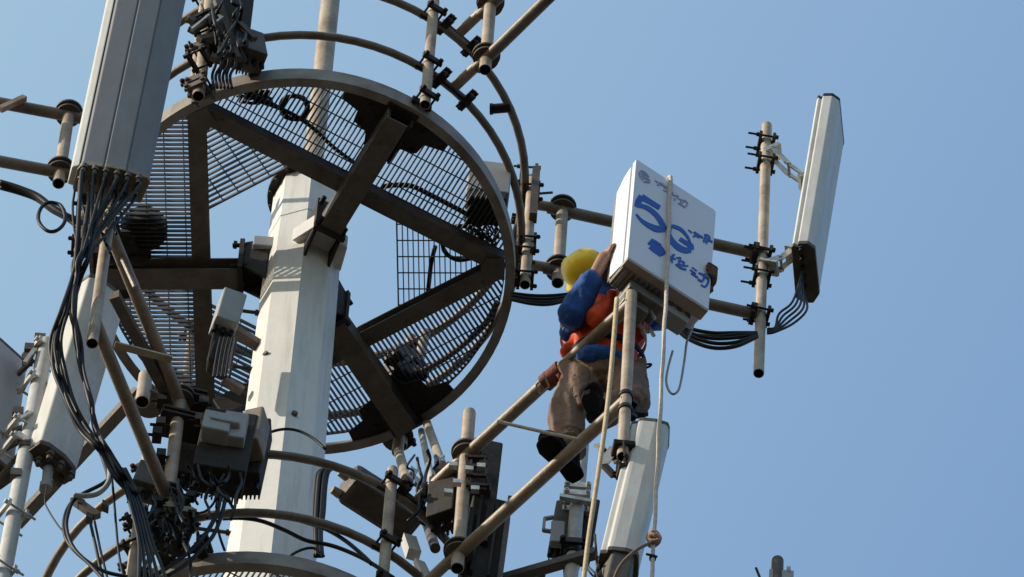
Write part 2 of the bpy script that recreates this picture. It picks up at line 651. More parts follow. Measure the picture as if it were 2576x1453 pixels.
# step bolts
for u0, v0, u1, v1 in ((602, 1340, 528, 1374), (640, 925, 560, 962), (655, 785, 588, 824), (690, 625, 610, 660)):
    a, c = aty(u0, v0, -0.02), aty(u1, v1, -0.02)
    c.z = a.z
    a2 = V((0, 0, a.z))
    dd = (c - a2).normalized()
    b = MB()
    b.cyl(a2 + dd * 0.15, a2 + dd * (pole_r(a.z) + 0.155), 0.0095, seg=10)
    b.cyl(a2 + dd * (pole_r(a.z) + 0.15), a2 + dd * (pole_r(a.z) + 0.168), 0.021, seg=12)
    b.cyl(a2 + dd * (pole_r(a.z) + 0.0), a2 + dd * (pole_r(a.z) + 0.015), 0.018, seg=6)
    b.build('step_bolt', DARK, tower)
for u, v in ((660, 881), (737, 1053)):
    p = aty(u, v, -0.17)
    dd = V((p.x, p.y, 0)).normalized()
    b = MB()
    b.cyl(dd * (pole_r(p.z) - 0.03) + V((0, 0, p.z)), dd * (pole_r(p.z) + 0.004) + V((0, 0, p.z)), 0.016, seg=8)
    b.build('plug', CAPM, tower)

# ------------------------------------------------------------------ the work platforms
PH = -4.5


def clip_poly(poly, p, d):
    """segment of the line p + t d inside a convex polygon"""
    t0, t1 = -1e9, 1e9
    n = len(poly)
    cx = sum(q[0] for q in poly) / n
    cy = sum(q[1] for q in poly) / n
    for i in range(n):
        a, c = poly[i], poly[(i + 1) % n]
        nx, ny = c[1] - a[1], a[0] - c[0]
        if (cx - a[0]) * nx + (cy - a[1]) * ny < 0:
            nx, ny = -nx, -ny
        num = (p[0] - a[0]) * nx + (p[1] - a[1]) * ny
        den = d[0] * nx + d[1] * ny
        if abs(den) < 1e-9:
            if num < 0:
                return None
        elif den > 0:
            t0 = max(t0, -num / den)
        else:
            t1 = min(t1, -num / den)
    if t1 - t0 < 0.01:
        return None
    return t0, t1


def grating(poly, ang, parent, pitch=0.0245, cross=0.098, edge=True):
    """bearing bars along ang, cross rods square to them, inside a convex outline"""
    d = (math.cos(ang), math.sin(ang))
    n = (-d[1], d[0])
    b = MB()
    pr = [q[0] * n[0] + q[1] * n[1] for q in poly]
    k = math.ceil(min(pr) / pitch)
    while k * pitch < max(pr):
        o = (n[0] * k * pitch, n[1] * k * pitch)
        r = clip_poly(poly, o, d)
        if r:
            b.bar((o[0] + d[0] * r[0], o[1] + d[1] * r[0], 0.016), (o[0] + d[0] * r[1], o[1] + d[1] * r[1], 0.015), 0.0046, 0.027)
        k += 1
    pr = [q[0] * d[0] + q[1] * d[1] for q in poly]
    k = math.ceil(min(pr) / cross)
    while k * cross < max(pr):
        o = (d[0] * k * cross, d[1] * k * cross)
        r = clip_poly(poly, o, n)
        if r:
            b.bar((o[0] + n[0] * r[0], o[1] + n[1] * r[0], 0.0235), (o[0] + n[0] * r[1], o[1] + n[1] * r[1], 0.0235), 0.0052, 0.0052)
        k += 1
    if edge:
        m = len(poly)
        for i in range(m):
            p, q = V((*poly[i], 0.015)), V((*poly[(i + 1) % m], 0.015))
            if (q - p).length > 0.03:
                b.bar(p, q, 0.005, 0.026)
    return b.build('floor_grating', GRID, parent)


PZ = 0.09
plat = thing('work_platform', (0, 0, -0.11), 'upper round steel work platform with grating floor and two guard rails', 'platform', 'round work platforms on the tower')
RO, RI = 1.072, 1.024
N = 96
prof = [(RO, -0.105), (RO, 0.005), (RO - 0.007, 0.005), (RO - 0.007, -0.093), (RI, -0.093), (RI, -0.105)]
b = MB()
rows = []
for i in range(N):
    t = 2 * math.pi * i / N
    rows.append(b.add([(r * math.cos(t), r * math.sin(t), z) for r, z in prof]))
for i in range(N):
    a, c = rows[i], rows[(i + 1) % N]
    for j in range(len(prof)):
        jj = (j + 1) % len(prof)
        b.face([a + j, a + jj, c + jj, c + j][::-1])
b.build('ring_channel', RING, plat)


def hbeam(p, q, wd, ht, name, z0=-0.012, m=BEAM):
    b = MB()
    p, q = V(p), V(q)
    n = (q - p).normalized()
    s = n.cross(V((0, 0, 1)))
    b.bar(p + V((0, 0, z0 - ht + 0.005)), q + V((0, 0, z0 - ht + 0.005)), wd, 0.01)
    b.bar(p + V((0, 0, z0 - 0.005)), q + V((0, 0, z0 - 0.005)), wd, 0.01)
    b.bar(p + s * (wd / 2 - 0.006) + V((0, 0, z0 - ht / 2)), q + s * (wd / 2 - 0.006) + V((0, 0, z0 - ht / 2)), 0.009, ht - 0.021)
    L = (q - p).length
    for i in range(int(L / 0.22)):
        c = p + n * (0.11 + 0.22 * i) + V((0, 0, z0 - ht - 0.001)) + s * wd * 0.2
        b.cyl(c - V((0, 0, 0.006)), c, 0.009, seg=6)
    return b.build(name, m, plat)


VT = [V((math.cos(rad(PH + a)), math.sin(rad(PH + a)), 0)) for a in (0, 120, 240)]
for i in range(3):
    p, q = VT[i] * 1.02, VT[(i + 1) % 3] * 1.02
    n = (q - p).normalized()
    hbeam(p + n * 0.03, q - n * 0.03, 0.09, 0.085, 'chord_beam')
for th in (-65, 55, 175):
    t = rad(th)
    d = V((math.cos(t), math.sin(t), 0))
    hbeam(d * 0.31, d * 1.02, 0.115, 0.12, 'radial_beam', z0=-0.1)
# gussets where the radial beams meet the ring, and at the corners of the triangle
for th, big in ((-64, 1), (55.5, 1), (175.5, 1), (PH, 0), (PH + 120, 0), (PH + 240, 0)):
    t = rad(th)
    d = V((math.cos(t), math.sin(t), 0))
    s = V((-d.y, d.x, 0))
    b = MB()
    if big:
        pts = [(1.0, 0.30), (0.93, 0.29), (0.91, 0.19), (0.85, 0.18), (0.83, 0.1), (0.76, 0.07), (0.76, -0.07), (0.83, -0.1), (0.85, -0.18), (0.91, -0.19), (0.93, -0.29), (1.0, -0.30), (1.022, -0.15), (1.03, 0), (1.022, 0.15)]
        b.prism([d * r + s * w_ + V((0, 0, -0.087)) for r, w_ in pts], V((0, 0, 0.012)))
        b.box(d * 1.0 + V((0, 0, -0.105)), d * 0.05, s * 0.085, V((0, 0, 0.012)))
        for sg in (-1, 1):
            b.box(d * 0.9 + s * sg * 0.062 + V((0, 0, -0.15)), d * 0.12, s * 0.005, V((0, 0, 0.05)))
            for r_ in (0.86, 0.97):
                b.cyl(d * r_ + s * sg * 0.15 + V((0, 0, -0.11)), d * r_ + s * sg * 0.15 + V((0, 0, -0.08)), 0.012, seg=6)
    else:
        pts = [(1.02, 0.06), (0.93, 0.06), (0.9, 0), (0.93, -0.06), (1.02, -0.06)]
        b.prism([d * r + s * w_ + V((0, 0, -0.1115)) for r, w_ in pts], V((0, 0, 0.012)))
    b.build('gusset_plate', DARK if big else BEAM, plat)
# gratings: an outer segment and an inner corner for each third
for i in range(3):
    a0, a1 = PH + 120 * i, PH + 120 * (i + 1)
    seg = []
    ch = 0.5 * 1.02 + 0.02
    half = math.degrees(math.acos(ch / RI))
    am = (a0 + a1) / 2
    for k in range(25):
        t = rad(am - half + 2 * half * k / 24)
        seg.append((1.018 * math.cos(t), 1.018 * math.sin(t)))
    grating(seg, rad(am), plat)
    # inner corner
    t = rad(a0)
    d = (math.cos(t), math.sin(t))
    s = (-d[1], d[0])
    r0, r1 = 0.475, 0.99
    wd = (1.0 - r0) * math.tan(rad(30))
    grating([(d[0] * r0 + s[0] * wd, d[1] * r0 + s[1] * wd), (d[0] * r1, d[1] * r1), (d[0] * r0 - s[0] * wd, d[1] * r0 - s[1] * wd)], t + math.pi / 2, plat, 0.0265, 0.092)


def rail(z, r=1.09, t=0.0215):
    b = MB()
    b.tube([(r * math.cos(2 * math.pi * i / 72), r * math.sin(2 * math.pi * i / 72), z) for i in range(72)], t, 10, 1, True)
    return b.build('guard_rail', RAILM, plat)


rail(0.43 - PZ)
rail(1.0 - PZ)
for k, th in enumerate((-60, 0, 60, 120, 180, 238)):
    t = rad(th)
    d = V((math.cos(t), math.sin(t), 0))
    pp = pipe_part(d * 1.125 + V((0, 0, -0.02 - PZ)), d * 1.125 + V((0, 0, 1.14 - PZ)), 0.027, plat, 'rail_post', round_b=True)
    b = MB()
    for z in (-0.04, 0.43 - PZ, 1.0 - PZ):
        clamp(b, d * 1.125 + V((0, 0, z)), (0, 0, 1), -d, 0.027, 0.035)
    b.build('post_clamp', DARK, pp)
plat.location.z += PZ
plat2 = dup(plat, (0, 0, -4.95 - 0.02), 'lower round steel platform cut by the bottom of the view, same rails')

# ------------------------------------------------------------------ antenna mounts
def mount(label, inner, outer, zhi, zlo, stub_r, vtop, vbot, otop, obot, group='pipe outriggers carrying antennas', pm=PIPE, clamps=True):
    inner, outer = V((*inner, 0)), V((*outer, 0))
    root = thing('antenna_mount', (inner.x, inner.y, zlo), label, 'mount', group)
    d = (outer - inner).normalized()
    s = V((-d.y, d.x, 0))
    c = pipe_part(inner + V((0, 0, vbot)), inner + V((0, 0, vtop)), 0.031, root, 'vertical_pipe', round_b=True)
    for z in (zhi, zlo):
        pipe_part(inner - d * 0.075 + V((0, 0, z + 0.0)) + s * 0.0, outer + d * 0.0 + V((0, 0, z)), 0.031, root, 'arm', RAILM if zhi > 0 else ARMM)
        b = MB()
        b.disc(inner + V((0, 0, z + 0.042)), (0, 0, 1), 0.072, 0.014, 26)
        b.disc(inner + V((0, 0, z + 0.006)), (0, 0, 1), 0.066, 0.012, 26)
        b.build('flange_disc', MID, root)
        ri = V((inner.x, inner.y, 0)).normalized()
        e = ri * stub_r
        b = MB()
        b.cyl(inner + V((0, 0, z + 0.02)), e + V((0, 0, z + 0.02)), 0.027, seg=16)
        b.build('stub', PIPE, root)
        b = MB()
        t = V((-ri.y, ri.x, 0))
        for sg in (-1, 1):
            clamp(b, e + t * sg * 0.09 + V((0, 0, z + 0.0)), t, V((0.25 * t.x, 0.25 * t.y, 1)), 0.024, 0.035)
        b.box(e + V((0, 0, z)), t * 0.11, ri * 0.006, V((0, 0, 0.024)))
        b.build('rail_clamp', DARK, root)
    o = pipe_part(outer + V((0, 0, obot)), outer + V((0, 0, otop)), 0.0275, root, 'antenna_pipe', m=pm, round_b=True)
    if not clamps:
        return root
    b = MB()
    for z in (zhi, zlo):
        clamp(b, outer + V((0, 0, z)), (0, 0, 1), d, 0.0275, 0.055)
        b.box(outer - d * 0.045 + V((0, 0, z)), d * 0.01, s * 0.04, V((0, 0, 0.05)))
    b.build('pipe_clamp', DARK, o)
    return root


MA = mount('antenna mount at upper right corner of the tower, its arm leaving at the top edge', (0.848, -1.032), (1.48, -1.83), 1.02, 0.42, 1.1, 1.7, 0.3, 1.9, 0.0)
oB = V((2.33, 0.30, 0))
MBm = mount('antenna mount reaching right behind the white unit to the rightmost antenna', (1.29, 0.13), (2.33, 0.30), 1.06, 0.4, 1.1, 1.13, 0.27, vz(oB, 318), vz(oB, 940))
MD = mount('antenna mount at the left edge, beside the big grey antenna', (-1.26, -0.215), (-2.31, -0.35), 1.05, 0.42, 1.1, 1.14, 0.3, 1.8, -0.3)
oC = V((1.62, -2.0, 0))
MC = mount('antenna mount the worker stands on, its two arms slanting up to the white unit', (0.903, -1.13), (1.62, -2.0), -3.9, -4.85, 1.1, -3.48, -4.98, -3.74, vz(oC, 1150), clamps=False)
oE = V((-0.835, -2.21, 0))
ME = mount('antenna mount at lower left, its arms slanting up left to the big grey antenna', (-0.455, -1.31), (-0.835, -2.21), -3.9, -4.85, 1.1, -3.78, -5.15, -1.4, vz(oE, 865), clamps=False)
# thin braces of the left mounts
b = MB()
b.bar(atz(288, 868, -4.3), atz(432, 905, -4.3), 0.035, 0.012)
b.bar(aty(278, 590, -2.1), aty(338, 722, -2.02), 0.012, 0.012)
b.build('brace', PIPE, ME)
b = MB()
b.bar(aty(0, 276, -0.3), aty(62, 247, -0.3), 0.03, 0.03)
b.build('brace', PIPE, MD)
b = MB()
b.bar(aty(287, 742, -1.9), aty(440, 1030, -1.25), 0.05, 0.05)
b.build('brace', BEAM, ME)

# ------------------------------------------------------------------ antennas
def panel_antenna(name, label, cpts, axis, L, prof, grooves=(), m=RADOME, capm=CAPM, topm=None, cat='antenna', side=None):
    """cpts: (front-left bottom corner, front direction unit, back direction unit); prof = list of (along front, along depth)"""
    o, fx, fy = cpts
    ax = V(axis).normalized()
    root = thing(name, o, label, cat, 'panel antennas on the tower')
    P = [o + fx * a + fy * c for a, c in prof]
    n = len(P)
    b = MB()
    k = b.add(P + [p + ax * L for p in P])
    for i in range(n):
        j = (i + 1) % n
        q = [k + i, k + j, k + n + j, k + n + i]
        b.face(q)
    b.face([k + i for i in range(n)][::-1])
    b.face([k + n + i for i in range(n)])
    me = b.build('radome', m, root)
    bm_ = bmesh.new()
    bm_.from_mesh(me.data)
    bmesh.ops.recalc_face_normals(bm_, faces=bm_.faces)
    ed = [e for e in bm_.edges if e.calc_face_angle(0) > 0.3]
    bmesh.ops.bevel(bm_, geom=ed, offset=0.009, segments=3, profile=0.5, affect='EDGES', clamp_overlap=True)
    bm_.to_mesh(me.data)
    bm_.free()
    cx = sum((p for p in P), V((0, 0, 0))) / n
    for z0, z1, mm, nm in ((-0.016, 0.02, capm, 'bottom_cap'), (L - 0.015, L + 0.014, topm or capm, 'top_cap')):
        b = MB()
        b.prism([cx + (p - cx) * 1.025 + ax * z0 for p in P], ax * (z1 - z0))
        b.build(nm, mm, root, bevel=0.004)
    return root, cx, ax


def connectors(root, cx, fx, fy, ax, na, nb, sa, sb, m=CAPM, ln=0.06, r=0.012):
    for i in range(na):
        for j in range(nb):
            b = MB()
            p = cx + fx * (i - (na - 1) / 2) * sa + fy * (j - (nb - 1) / 2) * sb - ax * 0.015
            b.cyl(p, p - ax * ln, r, r * 0.75, 10)
            b.cyl(p - ax * ln * 0.3, p - ax * ln * 0.55, r * 1.35, seg=6)
            b.build('connector', m, root)


def bracket(root, a, c, side, m=SILVER, wd=0.035):
    """two-bar tilt bracket from the pipe (a) to the antenna (c)"""
    a, c = V(a), V(c)
    b = MB()
    s = V(side).normalized() * wd
    mid = (a + c) / 2 + V((0, 0, -0.03))
    for sg in (-1, 1):
        b.bar(a + s * sg, mid + s * sg, 0.008, 0.035)
        b.bar(mid + s * sg * 0.85, c + s * sg * 0.85, 0.008, 0.03)
    for p in (a, mid, c):
        b.cyl(p - s * 1.3, p + s * 1.3, 0.008, seg=8)
    d = (c - a).normalized()
    b.box(a, s * 1.25, d * 0.012, d.cross(s).normalized() * 0.05)
    b.box(c, s * 1.25, d * 0.012, d.cross(s).normalized() * 0.04)
    return b.build('tilt_bracket', m, root)


# A1 big grey antenna, upper left
y1 = -2.42
o = aty(203, 410, y1)
fx = (atz(378, 446, o.z) - o)
W1 = fx.length
fx.normalize()
fy = V((-fx.y, fx.x, 0))
if fy.y < 0:
    fy = -fy
top = aty(290, 0, y1 - 0.03)
ax = (top - o).normalized()
D1 = 0.135
A1, cx, ax = panel_antenna('panel_antenna', 'big dark grey panel antenna at upper left with grooved front, its top out of view', (o, fx, fy), ax, 2.6,
                           [(0.012, 0), (W1 * 0.32, -0.012), (W1 * 0.335, -0.004), (W1 * 0.35, -0.014), (W1 * 0.64, -0.016), (W1 * 0.655, -0.006), (W1 * 0.67, -0.013), (W1 - 0.015, 0), (W1, 0.02), (W1 - 0.02, D1), (0.0, D1 + 0.01), (-0.008, D1 - 0.01), (-0.006, 0.03)], m=GREYR, capm=BEIGE)
connectors(A1, cx + fy * 0.0, fx, fy, ax, 6, 2, 0.052, 0.062, CAPM, 0.075, 0.015)
bracket(A1, V((oE.x, oE.y, cx.z + 0.25)), cx + ax * 0.25 + fy * 0.07, fx)
b = MB()
b.prism([o + fx * a + fy * c for a, c in ((-0.004, 0.012), (-0.036, 0.03), (-0.04, D1 - 0.012), (-0.004, D1 - 0.004))], ax * 2.58)
b.build('sunlit_side_strip', RADOME, A1, bevel=0.006)  # white strip stands for sunlight on the grey radome's left side
a1c, a1f, a1g, a1x = cx, fx, fy, ax

# A2 white antenna, lower left
o = aty(116, 1112, -1.62)
e1 = atz(201, 1193, o.z) - o
e2 = atz(66, 1138, o.z) - o
W2_ = e1.length
fx = e1.normalized()
fy = e2.normalized()
D2 = e2.length
n2 = V((fx.y, -fx.x, 0))
ax = (V((0, 0, 1)) + n2 * 0.135).normalized()
A2, cx, ax = panel_antenna('panel_antenna', 'white panel antenna at lower left behind the hanging cable bundle', (o, fx, fy), ax, 1.42,
                           [(0.022, 0), (W2_ * 0.5, -0.012), (W2_ - 0.03, 0.0), (W2_, 0.03), (W2_ + 0.004, D2 * 0.8), (W2_ - 0.03, D2), (0.0, D2), (-0.012, 0.022)])
connectors(A2, cx, fx, fy, ax, 3, 2, 0.07, 0.06, CAPM, 0.06, 0.017)
b = MB()
p = aty(118, 1205, -1.5)
b.cyl(p + V((0, 0, 0.09)), p + V((0, 0, -0.06)), 0.026, 0.022, 14)
b.cyl(p + V((0, 0, -0.05)), p + V((0, 0, -0.1)), 0.03, seg=10)
b.build('cable_gland', LEDGE, A2)
# its pale pipe with clamps
p0 = aty(8, 1453, -1.55)
p0.z = vz(p0, 1470)
ptop = V((p0.x, p0.y, vz(p0, 862)))
pa = aty(112, 868, -1.5)
PA2 = thing('antenna_pipe', (p0.x, p0.y, p0.z), 'pale grey pipe at the left edge left of the white antenna', 'pipe', 'pale antenna pipes')
pipe_part(aty(2, 1480, -1.52), aty(116, 865, -1.55), 0.039, PA2, 'tube', PALE, False)
b = MB()
dp = (aty(116, 865, -1.55) - aty(2, 1480, -1.52)).normalized()
for u, v in ((112, 890), (96, 975), (58, 1085), (50, 1130), (35, 1300), (5, 1440)):
    clamp(b, aty(u - 8, v, -1.53), dp, V((-0.8, -0.5, 0)), 0.04, 0.06)
b.build('pipe_clamp', SILVER, PA2)
b = MB()
for (u0, v0), (u1, v1) in (((85, 905), (20, 965)), ((80, 935), (55, 985)), ((95, 860), (60, 895)), ((60, 1075), (0, 1100)), ((50, 1110), (10, 1130)), ((48, 1145), (0, 1200))):
    b.bar(aty(u0, v0, -1.5), aty(u1, v1, -1.4), 0.016, 0.035)
for (u0, v0) in ((100, 855), (75, 880), (70, 905), (45, 1040), (62, 1120), (40, 1195)):
    p = aty(u0, v0, -1.56)
    b.box(p, V((0.025, 0, 0)), V((0, 0.02, 0)), V((0, 0, 0.03)))
b.build('tilt_bracket', MID, PA2)
b = MB()
for (u0, v0), (u1, v1) in (((62, 915), (88, 880)), ((70, 1110), (45, 1090)), ((40, 1060), (80, 1040))):
    b.bar(aty(u0, v0, -1.58), aty(u1, v1, -1.58), 0.02, 0.02)
b.build('bolt_set', SILVER, PA2)

# A5 grey antenna cut by the left edge
o = aty(-70, 1240, -1.25)
e1 = V((0.25, 0.2, 0))
fx = e1.normalized()
fy = V((-fx.y, fx.x, 0)) * 1
n5 = V((fx.y, -fx.x, 0))
ax = (aty(-32, 960, -1.3) - o).normalized()
o5 = atz(32, 1190, o.z) - fx * 0.34
A5, cx, ax = panel_antenna('panel_antenna', 'pale blue grey panel antenna cut by the left edge of the view', (o5, fx, fy), ax, 0.98,
                           [(0.0, 0), (0.17, -0.01), (0.34, 0.0), (0.36, 0.03), (0.35, 0.1), (-0.01, 0.1), (-0.02, 0.03)], m=PALER)
connectors(A5, cx, fx, fy, ax, 5, 1, 0.06, 0.06)

# A3 antenna at the right
o = V((2.33 + 0.11, 0.0, 0))
o = aty(2049, 611, 0.2)
far = atz(2061, 757, o.z)
e1 = far - o
W3 = e1.length
fx = e1.normalized()
e2 = atz(1991, 612, o.z) - o
fy = e2.normalized()
D3 = e2.length
topp = aty(2111, 238, o.y)
ax = (topp - o).normalized()
L3 = (topp - o).length
A3, cx, ax = panel_antenna('panel_antenna', 'white panel antenna at far right with black end caps, on its own pipe', (o, fx, fy), ax, L3,
                           [(0.0, 0.035), (0.03, 0.0), (W3 - 0.05, -0.004), (W3, 0.03), (W3, D3 * 0.62), (W3 - 0.03, D3), (0.02, D3), (0.008, D3 * 0.9), (0.018, D3 * 0.84), (0.018, D3 * 0.76), (0.0, D3 * 0.7)], topm=BLACK)
b = MB()
pc = [o + fx * a + fy * c for a, c in ((0.0, 0.0), (W3, 0.0), (W3, D3), (0.0, D3))]
mc = sum((p for p in pc), V((0, 0, 0))) / 4
connectors(A3, cx, fx, fy, ax, 5, 1, 0.055, 0.05, BLACK, 0.05, 0.011)
bracket(A3, V((oB.x + 0.035, oB.y, vz(oB, 385))), cx + ax * (L3 * 0.56) + fy * 0.06, fx)
bracket(A3, V((oB.x + 0.035, oB.y, vz(oB, 672))), cx + ax * 0.12 + fy * 0.06, fx)
b = MB()
for v in (360, 412, 645, 698):
    p = V((oB.x, oB.y, vz(oB, v)))
    clamp(b, p, (0, 0, 1), V((1, 0.1, 0)), 0.0275, 0.075)
b.build('pipe_clamp', DARK, A3)
a3c, a3f, a3x = cx, fx, ax

# A4 antenna under the white unit
o = aty(1541, 1380, -1.98)
e1 = atz(1602, 1392, o.z) - o
fx = e1.normalized()
fy = V((-fx.y, fx.x, 0))
W4 = e1.length
ax = (aty(1611, 1089, -2.02) - o).normalized()
L4 = (aty(1620, 1052, -2.03) - o).length
A4, cx, ax = panel_antenna('panel_antenna', 'white panel antenna hanging low on the pipe right below the worker', (o, fx, fy), ax, L4,
                           [(0.0, 0.0), (W4 * 0.5, -0.006), (W4, 0.0), (W4 + 0.012, 0.02), (W4 + 0.03, 0.12), (W4 + 0.01, 0.15), (0.0, 0.15), (-0.045, 0.13), (-0.05, 0.03), (-0.02, 0.022), (-0.02, 0.006)])
b = MB()
b.prism([cx + (p - cx) * 0.9 for p in [o + fx * a + fy * c for a, c in ((0, 0), (W4, 0), (W4 + 0.02, 0.14), (-0.05, 0.14))]], ax * -0.34)
b.build('bottom_shroud', CAPM, A4, bevel=0.01)
bracket(A4, V((oC.x, oC.y, vz(oC, 1130))), cx + ax * (L4 * 0.66) + fx * -0.06, fy, DARK, 0.03)
b = MB()
for p, q in (((1500, 1120), (1548, 1160)), ((1512, 1125), (1552, 1165))):
    b.bar(aty(*p, -1.9), aty(*q, -1.9), 0.012, 0.03)
for p, q in (((1545, 1128), (1515, 1172)),):
    b.bar(aty(*p, -1.92), aty(*q, -1.92), 0.012, 0.045)
b.build('swivel_arm', SILVER, A4)
b = MB()
for p, q in (((1520, 1172), (1545, 1198)), ((1545, 1198), (1572, 1185)), ((1560, 1150), (1556, 1195)), ((1600, 1030), (1625, 1045)), ((1575, 1035), (1622, 1036))):
    b.bar(aty(*p, -1.93), aty(*q, -1.93), 0.02, 0.03)
b.build('lower_bracket', DARK, A4)
b = MB()
for v in (998, 1032):
    p = V((oC.x, oC.y, vz(oC, v)))
    b.cyl(p - V((0, 0, 0.014)), p + V((0, 0, 0.014)), 0.034, seg=20)
    b.box(p + V((0.03, 0.03, 0)), V((0.02, 0.012, 0)), V((-0.008, 0.014, 0)), V((0, 0, 0.016)))
b.bar(aty(1575, 1036, -1.95), aty(1618, 1042, -1.93), 0.035, 0.04)
b.build('pipe_clamp', BLACK, A4)
a4c, a4x = cx, ax

# A6: antenna or mount head at the bottom edge, far right
oF = aty(1955, 1453, 0.4)
A6 = thing('antenna_mount', oF - V((0, 0, 0.6)), 'grey pipe head poking up at the bottom edge, far right', 'mount', 'pipe outriggers carrying antennas')
pt = V((oF.x, oF.y, vz(oF, 1412)))
pipe_part(pt - V((0, 0, 1.2)), pt, 0.03, A6, 'vertical_pipe', MID, False, round_b=True)
b = MB()
b.box(pt + V((0.02, 0.02, -0.17)), V((0.06, 0, 0)), V((0, 0.04, 0)), V((0, 0, 0.05)))
b.box(pt + V((0.055, 0, -0.11)), V((0.01, 0, 0)), V((0, 0.02, 0)), V((0, 0, 0.03)))
b.build('pipe_clamp', LEDGE, A6)
b = MB()
b.cyl(aty(1902, 1430, 0.4), aty(1920, 1475, 0.4), 0.007, seg=8)
b.build('threaded_rod', DARK, A6)
b = MB()
b.bar(aty(1920, 1475, 0.4), V((oF.x, oF.y, vz(oF, 1475))), 0.03, 0.03)
b.build('side_bar', DARK, A6)


# ------------------------------------------------------------------ radio units
def radio_unit(name, label, c, X, Y, Z, sx, sy, sz, m=DARK, fins=9, fin_axis='x', capm=None, conns=4, cm=BLACK, group='radio units on the tower', cat='radio unit', bev=0.008):
    """finned box with centre c, half sizes, X/Y/Z unit axes; fins on the +Y side, connectors on the -Z side"""
    X, Y, Z = V(X).normalized(), V(Y).normalized(), V(Z).normalized()
    root = thing(name, V(c) - Z * sz, label, cat, group)
    b = MB()
    b.box(c, X * sx, Y * sy * 0.7, Z * sz)
    b.build('housing', m, root, bevel=bev)
    b = MB()
    for i in range(fins):
        t = -1 + 2 * (i + 0.5) / fins
        b.box(V(c) + X * sx * t * 0.96 - Y * sy * 0.86, X * sx * 0.35 / fins, Y * sy * 0.17, Z * sz * 0.93)
    if fins:
        b.build('heat_sink', m, root)
    if capm:
        b = MB()
        b.box(V(c) + Z * sz * 0.62, X * sx * 1.03, Y * sy * 0.76, Z * sz * 0.36)
        b.build('cover', capm, root, bevel=0.006)
    for i in range(conns):
        b = MB()
        p = V(c) + X * sx * (-0.75 + 1.5 * i / max(1, conns - 1)) - Z * sz
        b.cyl(p, p - Z * 0.05, 0.014, 0.011, 10)
        b.build('connector', cm, root)
    return root


Z1 = V((0.02, -0.05, 1)).normalized()
# R1 black pair of units with pale covers, beside the pole
c = aty(562, 1140, -1.25)
R1 = radio_unit('radio_unit', 'large black radio unit with a pale grey cover just left of the white tower', c + V((0, 0, 0)), (1, 0.1, 0), (0.1, -1, 0), (0.05, 0.0, 1), 0.125, 0.11, 0.28, DARK, 10, conns=5)
b = MB()
b.box(aty(545, 1078, -1.37), V((0.065, 0.01, 0)), V((0, 0.045, 0)), V((0.005, 0, 0.085)))
b.box(aty(590, 1090, -1.33), V((0.055, 0.005, 0)), V((0, 0.05, 0)), V((0.005, 0, 0.12)))
b.box(aty(566, 1062, -1.40), V((0.07, 0.01, 0)), V((0, 0.02, 0)), V((0, 0, 0.02)))
b.build('cover', LEDGE, R1, bevel=0.008)
c = aty(636, 1150, -1.12)
R1b = radio_unit('radio_unit', 'black radio unit with a beige cover touching the white tower', c, (1, -0.1, 0), (-0.1, -1, 0), (0.05, 0, 1), 0.062, 0.09, 0.27, DARK, 6, conns=2)
b = MB()
b.box(aty(640, 1095, -1.24), V((0.045, -0.015, 0)), V((0.02, 0.06, 0)), V((0.006, 0, 0.16)))
b.box(aty(612, 1092, -1.23), V((0.02, 0.03, 0)), V((0.02, -0.012, 0)), V((0.006, 0, 0.14)))
b.build('cover', BEIGE, R1b, bevel=0.01)
# clamps, plates of the left-lower pipe
c = aty(470, 1130, -1.12)
R1c = radio_unit('radio_unit', 'dark radio unit behind the stubby pipe at lower left, left of the pale covered one', c, (1, 0.2, 0), (0.2, -1, 0), (0.06, 0, 1), 0.055, 0.06, 0.3, DARK, 5, conns=3)
b = MB()
for v, hw in ((1004, 0.11), (1016, 0.1), (1064, 0.1), (1075, 0.11)):
    p = aty(458, v, -1.28)
    b.box(p, V((hw, 0.02, 0)), V((-0.01, 0.07, 0)), V((0, 0, 0.008)))
for u, v in ((408, 1010), (404, 1070), (512, 1018), (515, 1075), (395, 1095), (405, 1150), (502, 1060)):
    p = aty(u, v, -1.33)
    b.box(p, V((0.022, 0, 0)), V((0, 0.03, 0)), V((0, 0, 0.03)))
    b.cyl(p - V((0.05, 0, 0)), p + V((0.04, 0, 0)), 0.008, seg=7)
b.build('clamp_plate', DARK, R1c)
# lower cluster
for k, (u, v, sx, sz, y, lab) in enumerate(((425, 1330, 0.11, 0.16, -1.28, 'dark lumpy radio unit under the stubby pipe at lower left, wrapped in cables'),
                                       (372, 1215, 0.07, 0.12, -1.25, 'small grey radio unit behind the crossing cables at lower left'))):
    c = aty(u, v, y)
    radio_unit('radio_unit', lab, c, (1, 0.25, 0), (0.25, -1, 0), (0.1, 0.1, 1), sx, 0.08, sz, MID if k else DARK, 7, conns=4)
# R2 top cluster behind the post
c = aty(580, 70, -1.2)
R2 = radio_unit('radio_unit', 'dark radio unit with bent brackets at the top edge beside the big grey antenna', c, (1, 0.25, 0), (0.25, -1, 0), (0.0, 0.0, 1), 0.09, 0.1, 0.3, DARK, 8, conns=4)
c = aty(633, 128, -1.1)
R2b = radio_unit('radio_unit', 'grey brown radio unit hanging lowest of the cluster at the top edge', c, (1, 0.3, 0), (0.3, -1, 0), (-0.12, 0.1, 1), 0.055, 0.09, 0.15, MID, 6, conns=3)
b = MB()
for (u0, v0), (u1, v1), m_ in (((478, 55), (530, 30), 0), ((480, 78), (540, 45), 0), ((500, 100), (560, 88), 0), ((545, 0), (600, 150), 0), ((555, 120), (610, 105), 0), ((560, 45), (545, 100), 0), ((600, 60), (640, 100), 0), ((535, 150), (590, 130), 0)):
    b.bar(aty(u0, v0, -1.33), aty(u1, v1, -1.3), 0.03, 0.035)
b.build('bent_bracket', MID, R2)
b = MB()
